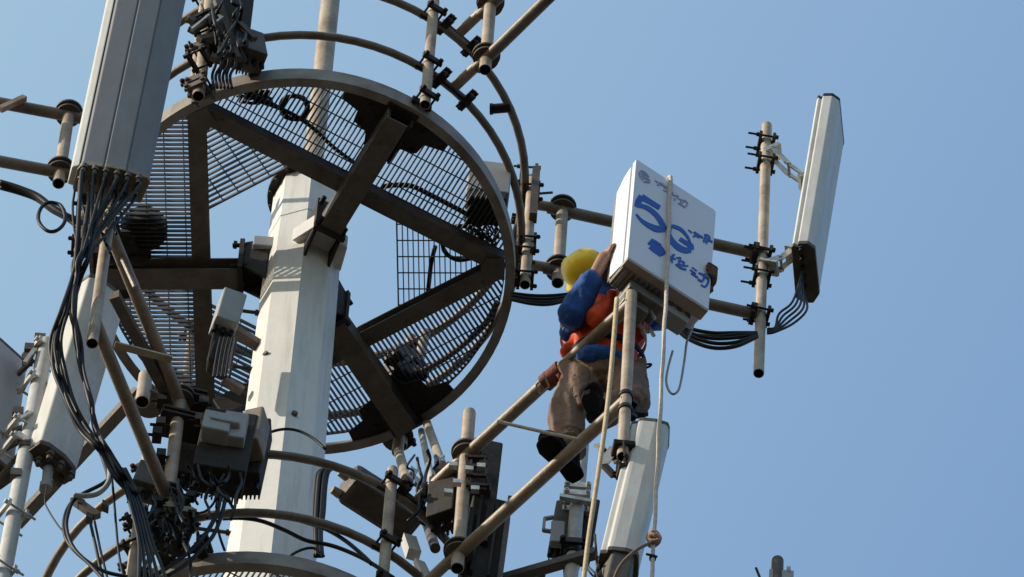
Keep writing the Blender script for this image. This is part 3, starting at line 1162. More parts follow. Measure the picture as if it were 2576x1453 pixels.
b.bar(aty(482, 76, -1.38), aty(526, 40, -1.38), 0.02, 0.012)
b.bar(aty(545, 58, -1.36), aty(560, 45, -1.36), 0.02, 0.012)
b.build('bright_strap', SILVER, R2)
b = MB()
clamp(b, aty(505, 60, -1.3), (0, 0, 1), V((-0.8, 0.5, 0)), 0.03, 0.07)
clamp(b, aty(500, 150, -1.3), (0, 0, 1), V((-0.8, 0.5, 0)), 0.03, 0.04)
b.build('pipe_clamp', DARK, R2)
# upper pipe of that corner
p0 = aty(499, 243, -1.2)
PU = thing('antenna_pipe', p0, 'bare rusty pipe standing on the platform ring right beside the big grey antenna', 'pipe')
pipe_part(p0, V((p0.x, p0.y, vz(p0, -120))), 0.031, PU, 'tube')
b = MB()
for z in (0.06, 0.13):
    clamp(b, p0 + V((0, 0, z)), (0, 0, 1), V((-0.5, -0.85, 0)), 0.031, 0.05)
clamp(b, p0 + V((0, 0, 0.5)), (0, 0, 1), V((0.5, 0.85, 0)), 0.031, 0.05)
b.build('pipe_clamp', MID, PU)
# R3 long brown unit under the lower rails
X = (atz(1050, 1330, -4.2) - atz(870, 1215, -4.2)).normalized()
Yv = V((X.y, -X.x, 0))
c = aty(958, 1268, -0.66)
R3 = radio_unit('radio_unit', 'long brown radio unit slung under the lower guard rail behind the round-topped post', c, Yv, V((0, 0, 1)), -X, 0.085, 0.12, 0.2, MID, 0, conns=0, bev=0.03)
b = MB()
for dv, dz in ((0, 0.05), (0.06, -0.02), (-0.05, -0.05)):
    p = c - X * 0.2 + Yv * dv + V((0, 0, dz))
    b.cyl(p, p - X * 0.045, 0.024, 0.02, 12)
b.build('connector', BEIGE, R3)
# R5 pale box left of the tower
o = aty(573, 792, -0.35)
R5 = radio_unit('radio_unit', 'pale grey box with sunlit left side between the platform beam and the tower', o, (0.95, 0.3, 0), (0.3, -0.95, 0), (0.08, 0, 1), 0.06, 0.085, 0.155, LEDGE, 0, conns=3)
b = MB()
c = aty(555, 885, -0.3)
b.box(c, V((0.05, 0.02, 0)), V((0, 0.04, 0)), V((0.01, 0, 0.2)))
b.box(c + V((-0.01, -0.03, -0.12)), V((0.035, 0.02, 0)), V((0, 0.03, 0)), V((0.01, 0, 0.1)))
b.build('lower_module', DARK, R5, bevel=0.01)
b = MB()
b.bar(aty(585, 830, -0.1), aty(650, 870, -0.05), 0.05, 0.05)
b.bar(aty(560, 955, -0.1), aty(610, 985, -0.05), 0.04, 0.04)
b.build('support_bar', BEAM, R5)
# R6 on the platform behind the grating
c = atz(1228, 470, 0.35)
R6 = radio_unit('radio_unit', 'pale grey box seen through the grating and over the ring at right', c, (1, 0.05, 0), (0.05, -1, 0), (0, 0, 1), 0.108, 0.09, 0.16, LEDGE, 0, conns=5)
b = MB()
b.box(c + V((0, 0.02, -0.2)), V((0.1, 0, 0)), V((0, 0.08, 0)), V((0, 0, 0.035)))
b.build('lower_module', DARK, R6, bevel=0.01)
# flat round stand-in for an indistinct dark shape seen through the left grating
c = atz(366, 556, 0.245)
DR = thing('round_standin', c - V((0, 0, 0.12)), 'dark flat round stand-in for an indistinct shape on the left grating, seen from below', 'round shape')
b = MB()
b.lathe(c - V((0, 0, 0.12)), [(0.001, 0), (0.112, 0), (0.117, 0.01), (0.112, 0.02), (0.11, 0.05), (0.116, 0.055), (0.112, 0.07), (0.001, 0.07)], 28)
b.build('shell', DARK, DR)
b = MB()
b.cyl(c + V((0.05, -0.03, -0.135)), c + V((0.05, -0.03, -0.118)), 0.02, seg=12)
b.build('small_disc', MID, DR)
# R7 tall dark unit at the right-lower mount
c = aty(1213, 1215, -0.98)
R7 = radio_unit('radio_unit', 'tall dark brown radio unit behind the inner pipe of the worker mount', c, (1, 0.15, 0), (0.15, -1, 0), (0.02, 0, 1), 0.07, 0.1, 0.3, DARK, 6, conns=0)
b = MB()
for sg, (u, v) in ((-1, (1172, 1150)), (1, (1218, 1148))):
    b.bar(aty(u, v, -1.16), aty(u + 10, v + 80, -1.16), 0.03, 0.012)
for v in (1150, 1172, 1196, 1220):
    b.bar(aty(1172, v, -1.17), aty(1226, v + 2, -1.17), 0.014, 0.02)
b.build('ladder_bracket', DARK, R7)
b = MB()
for u, v in ((1140, 1172), (1180, 1182), (1210, 1175), (1150, 1215), (1128, 1240), (1195, 1232)):
    b.box(aty(u, v, -1.2), V((0.02, 0, 0)), V((0, 0.012, 0)), V((0, 0, 0.018)))
b.build('bright_lug', SILVER, R7)
c = aty(1212, 1395, -0.99)
R7b = radio_unit('radio_unit', 'wide dark radio unit at the bottom edge behind the lower open pipe end', c, (1, 0.2, 0), (0.2, -1, 0), (0.03, 0, 1), 0.088, 0.11, 0.42, DARK, 0, conns=0)
b = MB()
for t, hz, wd, dz in ((-0.8, 0.3, 0.012, -0.08), (-0.35, 0.36, 0.006, 0.0), (0.2, 0.2, 0.016, 0.14), (0.55, 0.34, 0.006, -0.03)):
    b.box(c + V((0.088 * t, -0.095 + 0.018 * t, dz)), V((wd, 0, 0)), V((0, 0.016, 0)), V((0.012, 0, hz)))
b.build('rib', DARK, R7b)
b = MB()
b.box(c + V((0.1, -0.02, 0.02)), V((0.009, 0, 0)), V((0, 0.07, 0)), V((0.012, 0, 0.4)))
b.box(c + V((-0.03, -0.09, 0.44)), V((0.05, 0, 0)), V((0, 0.03, 0)), V((0, 0, 0.03)))
b.build('side_plate', MID, R7b)
# left one beside it
c = aty(1120, 1262, -0.95)
radio_unit('radio_unit', 'dark radio unit under the platform gusset, left of the worker mount pipe', c, (1, -0.5, 0), (-0.5, -1, 0), (0.0, 0, 1), 0.07, 0.08, 0.2, DARK, 6, conns=3)
# struts under the upper platform at lower right
ST = thing('strut_set', aty(1000, 1130, 0.2), 'bundle of slanting struts under the far edge of the platform at centre', 'strut')
pipe_part(aty(1000, 1138, 0.95), aty(1012, 1040, 0.95), 0.03, ST, 'socket')
b = MB()
b.disc(aty(1000, 1100, 0.97), (0, 0, 1), 0.082, 0.02, 26)
b.build('flange_disc', MID, ST)
for (u0, v0), (u1, v1), m_, w_ in (((1002, 1135), (1022, 1205), PIPE, 0.05), ((1060, 1085), (1090, 1230), PALE, 0.035), ((1072, 1060), (1112, 1170), PIPE, 0.045), ((1065, 1290), (1095, 1380), MID, 0.05), ((1105, 1165), (1108, 1240), DARK, 0.045)):
    b = MB()
    b.cyl(aty(u0, v0, 0.9), aty(u1, v1, -0.7), w_ / 2, seg=14)
    b.build('strut', m_, ST)
b = MB()
for u, v in ((1030, 1200), (1040, 1190), (1050, 1215), (1100, 1160)):
    p = aty(u, v, -0.75)
    b.box(p, V((0.014, 0.01, 0)), V((0, 0.014, 0)), V((0, 0, 0.03)))
    b.cyl(p, p + V((0.03, 0, 0.05)), 0.008, seg=6)
b.build('bright_lug', SILVER, ST)
b = MB()
b.box(aty(1034, 1378, -0.8), V((0.03, 0.008, 0)), V((-0.006, 0.03, 0)), V((-0.015, 0, 0.07)))
b.box(aty(1066, 1450, -0.8), V((0.024, 0.01, 0)), V((-0.006, 0.03, 0)), V((-0.03, 0, 0.1)))
b.build('white_cover', RADOME, ST)
# stuff on the grating near the far edge
c = atz(1008, 925, 0.25)
R8 = radio_unit('radio_unit', 'brown radio unit on the far grating right of the tower', c, (0.9, 0.5, 0), (0.5, -0.9, 0), (0, 0, 1), 0.055, 0.09, 0.13, MID, 5, conns=3)
b = MB()
for u, v in ((1030, 960), (1040, 985), (1005, 890), (1020, 975), (1060, 940), (985, 905)):
    p = atz(u, v, 0.15)
    b.box(p, V((0.03, 0.012, 0)), V((-0.01, 0.02, 0)), V((0, 0, 0.03)))
b.build('clamp_plate', MID, R8)
pz = atz(1046, 945, 0.13)
PZ = thing('stub_pipe', pz, 'short sunlit pipe standing on the far grating right of the tower', 'pipe')
pipe_part(pz, pz + V((0.03, 0.03, 0.52)), 0.026, PZ, 'tube')
b = MB()
clamp(b, pz + V((0, 0, 0.08)), (0, 0, 1), V((0.5, -0.8, 0)), 0.026, 0.05)
b.build('pipe_clamp', DARK, PZ)

# R4 pale pipe with units below the boots
p0 = aty(1437, 1470, -0.9)
ptop = aty(1462, 1150, -0.9)
R4 = thing('antenna_pipe', p0, 'pale grey pipe under the worker boots, with silver clamps', 'pipe', 'pale antenna pipes')
pipe_part(aty(1434, 1480, -0.9), aty(1464, 1120, -0.92), 0.034, R4, 'tube', PALE, False)
dp = (aty(1464, 1120, -0.92) - aty(1434, 1480, -0.9)).normalized()
b = MB()
for u, v in ((1452, 1243), (1450, 1262)):
    clamp(b, aty(u, v, -0.91), dp, V((0, -1, 0)), 0.036, 0.05)
b.box(aty(1450, 1258, -0.96), V((0.08, 0.01, 0)), V((0, 0.012, 0)), V((0, 0, 0.014)))
b.build('pipe_clamp', SILVER, R4)
b = MB()
clamp(b, aty(1441, 1382, -0.91), dp, V((0, -1, 0)), 0.036, 0.04)
b.cyl(aty(1439, 1398, -0.91), aty(1442, 1372, -0.91), 0.039, seg=20)
b.build('dark_clamp', BLACK, R4)
c = aty(1414, 1335, -0.82)
R4a = radio_unit('radio_unit', 'small pale radio unit with side handle left of the pipe under the boots', c, (1, 0.1, 0), (0.1, -1, 0), (0.05, 0, 1), 0.05, 0.07, 0.2, MID, 5, conns=3)
b = MB()
b.box(aty(1402, 1345, -0.92), V((0.032, 0, 0)), V((0, 0.02, 0)), V((0, 0, 0.1)))
b.build('cover', LEDGE, R4a, bevel=0.006)
b = MB()
hp = [aty(u, v, -0.9) for u, v in ((1392, 1302), (1370, 1306), (1367, 1335), (1388, 1338))]
for i in range(3):
    b.bar(hp[i], hp[i + 1], 0.018, 0.014)
b.build('handle', LEDGE, R4a)
c = aty(1472, 1340, -0.78)
radio_unit('radio_unit', 'dark radio unit right of the pipe under the boots, behind the slack rope', c, (1, 0.1, 0), (0.1, -1, 0), (0.05, 0, 1), 0.045, 0.08, 0.24, DARK, 5, conns=3)
AR = thing('cross_arm', aty(1350, 1425, -0.8), 'dark horizontal arm at the bottom edge below the boots', 'arm')
b = MB()
b.bar(aty(1255, 1462, -0.8), aty(1500, 1392, -0.98), 0.045, 0.05)
b.build('bar', BEAM, AR)
b = MB()
b.cyl(aty(1365, 1430, -0.8), aty(1358, 1470, -0.8), 0.02, seg=10)
b.cyl(aty(1420, 1410, -0.85), aty(1423, 1470, -0.85), 0.009, seg=8)
b.build('hanger', DARK, AR)
# left-lower pipes
p0 = aty(332, 1470, -1.35)
PL = thing('stub_pipe', p0, 'dull brown pipe at the bottom edge, below the lower left cables', 'pipe')
pipe_part(p0, V((p0.x, p0.y, vz(p0, 1282))), 0.033, PL, 'tube', m=PIPE, round_b=True)
b = MB()
for v in (1312, 1380):
    clamp(b, V((p0.x, p0.y, vz(p0, v))), (0, 0, 1), V((0.8, -0.5, 0)), 0.033, 0.05)
b.build('pipe_clamp', DARK, PL)
# arm behind the white antenna
p = aty(358, 1012, -1.0)
q = aty(40, 1320, -0.45)
GA = thing('antenna_mount', p, 'open ended pipe arm slanting down left behind the white antenna', 'mount', 'pipe outriggers carrying antennas')
b = MB()
b.bar(aty(350, 985, -0.95), q, 0.055, 0.055)
b.build('arm', BEAM, GA)
pipe_part(p, p + V((0.0, 0.0, 0.26)), 0.034, GA, 'socket')
b = MB()
b.disc(p + V((0.03, 0.06, 0.1)), (0, 0, 1), 0.075, 0.02, 24)
b.build('flange_disc', BEAM, GA)
# small extras on the lower left rails
b = MB()
for u, v in ((205, 1270), (265, 1275), (225, 1305)):
    b.box(aty(u, v, -0.9), V((0.016, 0.006, 0)), V((0, 0.02, 0)), V((0, 0, 0.022)))
b.bar(aty(185, 1258, -0.9), aty(245, 1300, -0.9), 0.032, 0.04)
b.build('bracket', MID, GA)
# cover plate leaning behind the tower at left (dark)
b = MB()
b.prism([aty(536, 1003, 0.55), aty(640, 955, 0.55), aty(640, 1010, 0.55), aty(562, 1040, 0.55)], V((0, 0.03, 0.02)))
o = b.build('cover_plate', DARK, None)
tag(o, 'dark tilted plate behind the white tower, left of its middle', 'plate')
# device on the upper rail at right
b = MB()
b.cyl(atz(1236, 275, 0.99), atz(1284, 271, 0.99), 0.026, seg=16)
b.cyl(atz(1232, 275, 0.99), atz(1240, 275, 0.99), 0.03, seg=16)
o = b.build('rail_sensor', BLACK, None)
tag(o, 'short black cylinder fixed inside the outer guard rail at upper right', 'sensor')
# the bracket at the right post
b = MB()
p = aty(1340, 480, -0.02)
b.box(aty(1345, 490, -0.04), V((0.02, 0, 0)), V((0, 0.03, 0)), V((0, 0, 0.26)))
b.cyl(aty(1352, 488, -0.02), aty(1390, 485, -0.02), 0.007, seg=8)
clamp(b, aty(1330, 440, 0.0), (0, 0, 1), V((1, 0, 0)), 0.03, 0.05)
clamp(b, aty(1318, 640, 0.0), (0, 0, 1), V((1, 0, 0)), 0.03, 0.04)
b.build('post_bracket', MID, MBm)

# ------------------------------------------------------------------ the white unit being hoisted
n0 = -3.7
BL = atz(1579, 647, n0)
BR = atz(1783, 779, n0)
ex = BR - BL
BW = ex.length
ex.normalize()
nz = V((ex.y, -ex.x, 0)).normalized()      # outward, towards the camera
if nz.y > 0:
    nz = -nz
ez = (V((0, 0, 1)) + nz * 0.03).normalized()
nn = ex.cross(ez).normalized()
if nn.y > 0:
    nn = -nn
BH = (atp(1600, 400, BL, nn) - BL).dot(ez)
bk = -nn
unit = thing('antenna_unit', BL + ex * BW / 2, 'white boxy antenna unit with blue 5G lettering held up by the worker', 'antenna unit')


def BP(a, d, h):
    return BL + ex * a + bk * d + ez * h


b = MB()
b.prism([BP(0, 0, 0), BP(BW, 0, 0), BP(BW, 0, BH * 0.985), BP(BW - 0.014, 0, BH), BP(0.006, 0, BH), BP(0, 0, BH - 0.006)], bk * 0.028)
b.build('front_cover', BOXW, unit, bevel=0.0025)
b = MB()
b.prism([BP(0.006, 0.0305, 0.004), BP(BW - 0.006, 0.0305, 0.004), BP(BW - 0.006, 0.0305, BH - 0.03), BP(0.006, 0.0305, BH - 0.03)], bk * 0.01)
b.build('seal', LEDGE, unit)
b = MB()
prof = [(0.042, 0.0), (0.155, 0.02), (0.155, BH * 0.88), (0.1, BH * 0.96), (0.042, BH * 0.99)]
b.prism([BP(0.0, d, h) for d, h in prof], ex * BW)
b.build('housing', BOXW, unit, bevel=0.006)
b = MB()
b.box(BP(BW / 2, 0.033, -0.009), ex * (BW / 2 - 0.002), bk * 0.031, ez * 0.008)
b.build('lower_rim', FOAM, unit)
b = MB()
nf = 26
for i in range(nf):
    a = BW * (i + 0.5) / nf
    b.box(BP(a, 0.166, BH * 0.42), ex * 0.0028, bk * 0.013, ez * BH * 0.41)
b.build('heat_sink', FINM, unit)
b = MB()
for i in range(16):
    b.box(BP(BW * 0.03 + 0.47 * BW * i / 15, 0.1, -0.012 - 0.01 * (i % 2)), ex * 0.008, bk * 0.055, ez * 0.016)
b.build('lower_fins', FINM, unit)
for k in range(7):
    b = MB()
    p = BP(BW * (0.2 + 0.11 * k), 0.078, -0.012)
    b.cyl(p, p - ez * 0.022, 0.015, 0.013, 10)
    b.build('connector', CAPM, unit)
b = MB()
b.box(BP(BW * 0.36, 0.13, -0.05), ex * 0.1, bk * 0.06, ez * 0.05)
b.box(BP(BW * 0.3, 0.16, -0.11), ex * 0.07, bk * 0.05, ez * 0.05)
b.build('mounting_plate', FINM, unit, bevel=0.008)
b = MB()
b.box(BP(BW * 0.72, 0.12, -0.045), ex * 0.075, bk * 0.045, ez * 0.04)
b.build('power_box', LEDGE, unit, bevel=0.008)
b = MB()
for a, d, h in ((0.16, 0.16, -0.06), (0.22, 0.12, -0.1), (0.26, 0.18, -0.14), (0.12, 0.12, -0.04)):
    b.bar(BP(a, d, h), BP(a + 0.03, d, h - 0.05), 0.012, 0.016)
b.build('bright_lug', SILVER, unit)


def crop(x, y):
    return atp(1506.4 + x / 3.215, 376.6 + y / 3.215, BL, nn)


def ribbon(parent, strokes, m, name, lift=0.0022):
    """brush strokes on the front cover: lists of (x, y, width) read off the photograph"""
    b = MB()
    for k, st in enumerate(strokes):
        P = spline([V((x, y, w_)) for x, y, w_ in st], 5)
        L, Rr = [], []
        for i in range(len(P)):
            a, c = P[max(0, i - 1)], P[min(len(P) - 1, i + 1)]
            dx, dy = c.x - a.x, c.y - a.y
            l = math.hypot(dx, dy) or 1
            nx, ny, h = -dy / l, dx / l, P[i].z * (0.58 if P[i].z > 16 else 0.72)
            for sg, T in ((1, L), (-1, Rr)):
                p = crop(P[i].x + sg * nx * h, P[i].y + sg * ny * h)
                T.append(((p - BL).dot(ex), (p - BL).dot(ez)))
        lf = lift + 0.00035 * (k % 5)
        k0 = b.add([BL + ex * a + ez * c + nn * lf for a, c in L] + [BL + ex * a + ez * c + nn * lf for a, c in Rr] + [BL + ex * a + ez * c - nn * 0.0 for a, c in L] + [BL + ex * a + ez * c - nn * 0.0 for a, c in Rr])
        n = len(L)
        for i in range(n - 1):
            b.face([k0 + i, k0 + i + 1, k0 + n + i + 1, k0 + n + i])
            b.face([k0 + i, k0 + i + 1, k0 + 2 * n + i + 1, k0 + 2 * n + i])
            b.face([k0 + n + i, k0 + n + i + 1, k0 + 3 * n + i + 1, k0 + 3 * n + i])
    for q in b.split():
        o = q.build1(name, m, parent)
        bm_ = bmesh.new()
        bm_.from_mesh(o.data)
        bmesh.ops.recalc_face_normals(bm_, faces=bm_.faces)
        bm_.to_mesh(o.data)
        bm_.free()
    return o


ribbon(unit, [[(492, 474, 34), (420, 430, 36), (345, 385, 44)],
              [(345, 378, 40), (322, 420, 46), (305, 462, 34)],
              [(300, 452, 26), (375, 468, 30), (440, 510, 34), (488, 565, 36), (515, 615, 38), (535, 655, 36)],
              [(535, 648, 34), (470, 645, 44), (405, 618, 34), (345, 578, 22), (300, 525, 8)],
              [(560, 622, 20), (615, 628, 24), (670, 656, 22), (712, 705, 16), (742, 760, 6)],
              [(575, 640, 24), (565, 690, 34), (596, 748, 40), (645, 795, 44), (700, 818, 42), (745, 812, 40)],
              [(750, 815, 30), (742, 780, 36), (695, 752, 30), (652, 724, 26)]], INK, 'lettering')
ribbon(unit, [[(722, 652, 8), (752, 676, 10)], [(768, 668, 12), (785, 690, 14), (762, 710, 10)], [(775, 690, 9), (812, 716, 9)], [(790, 684, 9), (842, 718, 10)],
              [(872, 688, 10), (858, 720, 12), (846, 752, 9)], [(850, 690, 9), (892, 706, 10), (888, 742, 10), (842, 738, 9)], [(850, 716, 8), (890, 726, 8)], [(880, 730, 8), (918, 752, 12)], [(866, 750, 8), (872, 766, 5)]], INK, 'lettering')
ribbon(unit, [[(398, 768, 14), (424, 752, 26), (455, 778, 48), (495, 815, 52), (526, 852, 34)], [(408, 792, 14), (445, 822, 20), (500, 862, 16)], [(420, 738, 18), (428, 800, 10)], [(420, 730, 10), (450, 745, 14), (500, 780, 14)],
              [(572, 900, 10), (612, 850, 9)], [(570, 868, 9), (622, 892, 9)], [(596, 850, 10), (590, 920, 9)], [(625, 880, 9), (660, 882, 9), (640, 930, 9)], [(640, 900, 8), (690, 920, 10), (650, 962, 10)], [(620, 930, 9), (662, 962, 10), (705, 975, 9)], [(650, 930, 12), (700, 945, 10), (722, 940, 8)],
              [(752, 955, 7), (790, 985, 9)], [(738, 975, 8), (780, 1010, 11), (755, 1000, 9), (748, 1012, 10)], [(755, 1010, 9), (800, 1040, 10)], [(805, 1000, 8), (850, 1025, 11), (832, 1068, 12), (800, 1050, 9)], [(845, 1020, 9), (885, 1060, 12), (862, 1110, 12), (822, 1098, 8)], [(860, 1005, 9), (838, 1062, 9)]], INK, 'lettering')
ribbon(unit, [[(322, 200, 7), (340, 175, 8), (375, 190, 8), (405, 225, 8)], [(325, 215, 7), (350, 195, 8), (388, 215, 7)], [(330, 230, 7), (360, 215, 8), (392, 235, 7)], [(345, 245, 7), (375, 232, 9), (412, 255, 7)], [(362, 262, 8), (412, 268, 9)], [(350, 180, 6), (365, 240, 6)], [(378, 195, 6), (395, 262, 6)],
              [(455, 252, 6), (480, 275, 6)], [(470, 290, 6), (520, 280, 7)], [(490, 268, 6), (545, 320, 6)], [(525, 290, 8), (548, 310, 10)], [(520, 330, 5), (550, 345, 6)],
              [(592, 345, 6), (602, 372, 6)], [(605, 372, 7), (640, 382, 7), (632, 400, 6)], [(610, 395, 6), (616, 415, 6)], [(645, 400, 6), (690, 420, 7), (660, 440, 7)], [(660, 405, 6), (662, 436, 6)], [(690, 410, 7), (715, 440, 7), (690, 474, 7)], [(640, 436, 6), (690, 465, 6)]], INKG, 'emblem_lettering')
# vertical strap of the rope over the unit comes with the rope below

# ------------------------------------------------------------------ ropes and cables
def cable(name, label, pts, r, m=BLACK, group=None, cat='cable', seg=7, sub=6, closed=False, lines=None):
    b = MB()
    for P in (lines or [pts]):
        b.tube(P, r, seg, sub, closed)
    o = b.build(name, m, None)
    return tag(o, label, cat, group)


RX = (crop(574, 215) - BL).dot(ex)
t0 = BL + ex * RX + nn * 0.018
tp = atp(1683, 450, BL, nn) + nn * 0.012
lowp = atp(1672, 700, BL, nn) + nn * 0.02
endp = V((lowp.x - 0.004, lowp.y, vz(lowp, 1500)))
pts = [tp + bk * 0.1 + ez * 0.004, tp + bk * 0.03 + ez * 0.006, tp]
z = tp.z
k = 0
nseg = 26
for i in range(1, nseg + 1):
    t = i / nseg
    q = tp.lerp(lowp, min(1, t * 3.2)) if t < 1 / 3.2 else lowp.lerp(endp, (t - 1 / 3.2) / (1 - 1 / 3.2))
    pts.append(q + V((0.0022 * math.sin(i * 2.1), 0.002 * math.cos(i * 1.7), 0)))
RP = thing('hoisting_rope', endp, 'pale rope running straight down the front of the white unit to the bottom edge', 'rope')
b = MB()
b.tube(pts, 0.0098, 9, 3)
b.build('strand', ROPE, RP)
kz = vz(lowp, 1362)
kn = V((lowp.x - 0.003, lowp.y, kz))
b = MB()
b.tube([kn + V((0.0, -0.022, 0.045)), kn + V((0.024, -0.014, 0.01)), kn + V((0.014, -0.02, -0.035)), kn + V((-0.018, -0.016, -0.028)), kn + V((-0.024, -0.014, 0.016))], 0.012, 9, 6, True)
b.tube([kn + V((-0.02, 0.005, -0.02)), kn + V((-0.014, -0.026, 0.008)), kn + V((0.014, -0.026, -0.006)), kn + V((0.022, 0.01, 0.018)), kn + V((0, 0.024, 0.0))], 0.0115, 9, 6, True)
b.build('knot', KNOT, RP)
b = MB()
t_ = V((lowp.x - 0.004, lowp.y, vz(lowp, 1405)))
b.cyl(t_ - V((0, 0, 0.01)), t_ + V((0, 0, 0.01)), 0.016, seg=12)
b.cyl(t_ + V((-0.03, -0.012, 0.012)), t_ + V((0.02, -0.012, -0.006)), 0.006, seg=7)
b.build('binding', BLACK, RP)
cable('tail_rope', 'thin brown rope tail running down left from the knot over the antenna foot', [kn, aty(1600, 1385, -2.15), aty(1560, 1425, -2.15), aty(1540, 1470, -2.12)], 0.0085, TAILM, cat='rope')
cable('slack_rope', 'slack tan rope hanging in front of the worker, left of the unit pipe', [aty(u, v, -2.12) for u, v in ((1552, 752), (1546, 830), (1535, 960), (1521, 1080), (1508, 1170), (1493, 1270), (1480, 1360), (1466, 1480))], 0.0115, ROPEB, cat='rope', sub=5)
cable('safety_line', 'thin pale line from the upper slanting arm to the lower arm below the boot', [aty(u, v, -1.79 + (u - 1255) * 0.0) for u, v in ((1252, 1060), (1300, 1072), (1380, 1090), (1458, 1106))], 0.0085, ROPE, cat='rope')
cable('wire_hook', 'thin grey wire bent into a hook below the cables right of the rope', [aty(u, v, -1.75) for u, v in ((1746, 812), (1738, 835), (1728, 860), (1722, 905), (1713, 960), (1705, 985), (1692, 992), (1681, 980), (1676, 955), (1682, 920), (1692, 884))], 0.0058, LEDGE, cat='wire')


def px(y, *uv):
    return [aty(u, v, y) for u, v in uv]


# bundle under the grey antenna
conn = []
for i in range(6):
    for j in range(2):
        conn.append(a1c + a1f * (i - 2.5) * 0.052 + a1g * (j - 0.5) * 0.062 - a1x * 0.08)
bundle = [(208, 640), (190, 702), (172, 780), (158, 860), (166, 930), (190, 1010), (228, 1080), (268, 1140), (300, 1195), (335, 1240)]
labels = 'black cable of the bundle dropping from the big grey antenna'
for i, p in enumerate(conn):
    jit = lambda s: (rnd.random() - 0.5) * s
    k = i % 6
    spread = (k - 2.5)
    P = [p, p - a1x * 0.07 + V((jit(0.01), jit(0.01), 0))]
    for t, (u, v) in enumerate(bundle):
        if k < 3:
            du = spread * (2.2 if t in (0, 1) else 9 if t in (3, 4, 5, 6) else 4)
        else:
            du = spread * 3 + (28 if t in (3, 4, 5) else 8 if t in (2, 6) else 2)
        if t == 0:
            du += (i % 3 - 1) * 10
        P.append(aty(u + du * 1.15 + jit(13), v + jit(8), -2.34 + jit(0.05) + 0.045 * min(t, 9) + (0.35 if t > 7 else 0.0)))
    cable('antenna_cable', labels, P, 0.0075 if i % 3 else 0.0105, group='cables dropping from the big grey antenna')
# bundle continuing down
labels = 'black cable of the bunch running down to the bottom edge at lower left'
for i, off in enumerate((-10, -4, 2, 8, 15)):
    cable('antenna_cable', labels, px(-1.62 + 0.01 * i, (300 + off, 1180), (325 + off, 1230), (345 + off * 1.2, 1290), (362 + off * 1.3, 1360), (372 + off * 2.2, 1420), (378 + off * 3, 1475)), 0.0085, group='cables running down to the bottom edge')
more = [('black cable looping left under the white antenna then down to the bottom edge', [(300, 1180), (262, 1215), (205, 1245), (178, 1268), (163, 1300), (162, 1340), (178, 1375), (215, 1410), (262, 1438), (320, 1452)], 0.0095, -1.6),
        ('second black cable looping left under the white antenna, just inside the first', [(250, 1130), (272, 1200), (262, 1228), (232, 1248), (190, 1255), (172, 1290), (168, 1330), (186, 1380), (230, 1425), (270, 1470)], 0.009, -1.62),
        ('grey loop of cable bending under the foot of the white antenna', [(262, 1130), (276, 1180), (272, 1215), (250, 1240), (220, 1248), (185, 1246)], 0.013, -1.64),
        ('thin black wire hanging straight between the lower left loops', [(282, 1205), (287, 1260), (292, 1320), (298, 1385), (308, 1440), (318, 1470)], 0.006, -1.58),
        ('black double cable hanging below the lower rail at left', [(228, 1318), (234, 1345), (241, 1375), (250, 1418), (258, 1450), (266, 1480)], 0.008, -1.3),
        ('black wire close to the double cable below the lower rail', [(238, 1312), (245, 1345), (253, 1385), (263, 1425), (276, 1480)], 0.006, -1.3),
        ('black cable swinging from the pale covered unit down left to the bottom', [(555, 1245), (545, 1290), (520, 1340), (480, 1385), (440, 1415), (395, 1445), (350, 1462)], 0.011, -1.35),
        ('black cable next to the swinging one, ending at the lower platform', [(568, 1250), (556, 1300), (535, 1350), (500, 1390), (462, 1425), (420, 1450)], 0.010, -1.33),
        ('black cable curling off the black unit to the right platform rail', [(545, 1240), (538, 1265), (520, 1285), (500, 1292)], 0.006, -1.35),
        ('thin wire pair crossing above the step bolt near the tower foot', [(545, 1310), (553, 1350), (565, 1385)], 0.0065, -1.2),
        ('thin wire dangling left of the lower loop with a small clip', [(118, 1225), (113, 1262), (125, 1290), (148, 1325), (166, 1345)], 0.004, -1.6),
        ('black arc of cable across the white tower beside the beige cover', [(655, 1103), (680, 1088), (718, 1080), (755, 1086), (790, 1105), (818, 1130)], 0.0075, -0.55),
        ('black cable sagging across the white tower below the lower rail', [(560, 1305), (610, 1304), (660, 1312), (715, 1334), (770, 1360), (830, 1372), (880, 1390), (930, 1415), (990, 1455)], 0.0105, -1.0),
        ('black cable running across the tower and down right to the round-topped post', [(700, 1295), (760, 1312), (820, 1332), (870, 1362), (915, 1400), (935, 1420)], 0.0105, -1.0),
        ('short black arc of cable at the foot of the tower over the lower ring', [(716, 1418), (735, 1396), (765, 1382), (790, 1380), (805, 1392), (815, 1400)], 0.007, -1.05),
        ('black cable from the edge pipe at left running into the grey antenna bundle', [(0, 460), (40, 472), (90, 492), (125, 518), (160, 540), (205, 562)], 0.017, -1.9),
        ('second black cable from the left edge beneath the mount arm', [(0, 472), (50, 486), (92, 502), (130, 530), (170, 552), (200, 575)], 0.012, -1.88),
        ('thin black wire hanging left of the grey antenna foot', [(188, 480), (183, 520), (186, 570), (194, 620), (198, 660)], 0.006, -2.3),
        ('black cable pair hanging in front of the hatch grating', [(1095, 620), (1085, 660), (1078, 720), (1072, 770)], 0.012, -0.02),
        ('twisted black cable lying along the right beam on the grating', [(960, 470), (1000, 466), (1040, 470), (1085, 492), (1130, 515), (1175, 540), (1210, 570)], 0.014, -0.3),
        ('thin black cable lying across the near grating to the beam', [(640, 250), (690, 268), (740, 290), (790, 325), (840, 372), (905, 420)], 0.011, -0.75),
        ('rust coloured hose curving over the far right grating', [(1252, 760), (1225, 810), (1180, 855), (1130, 895), (1080, 925), (1050, 940)], 0.017, 0.45)]
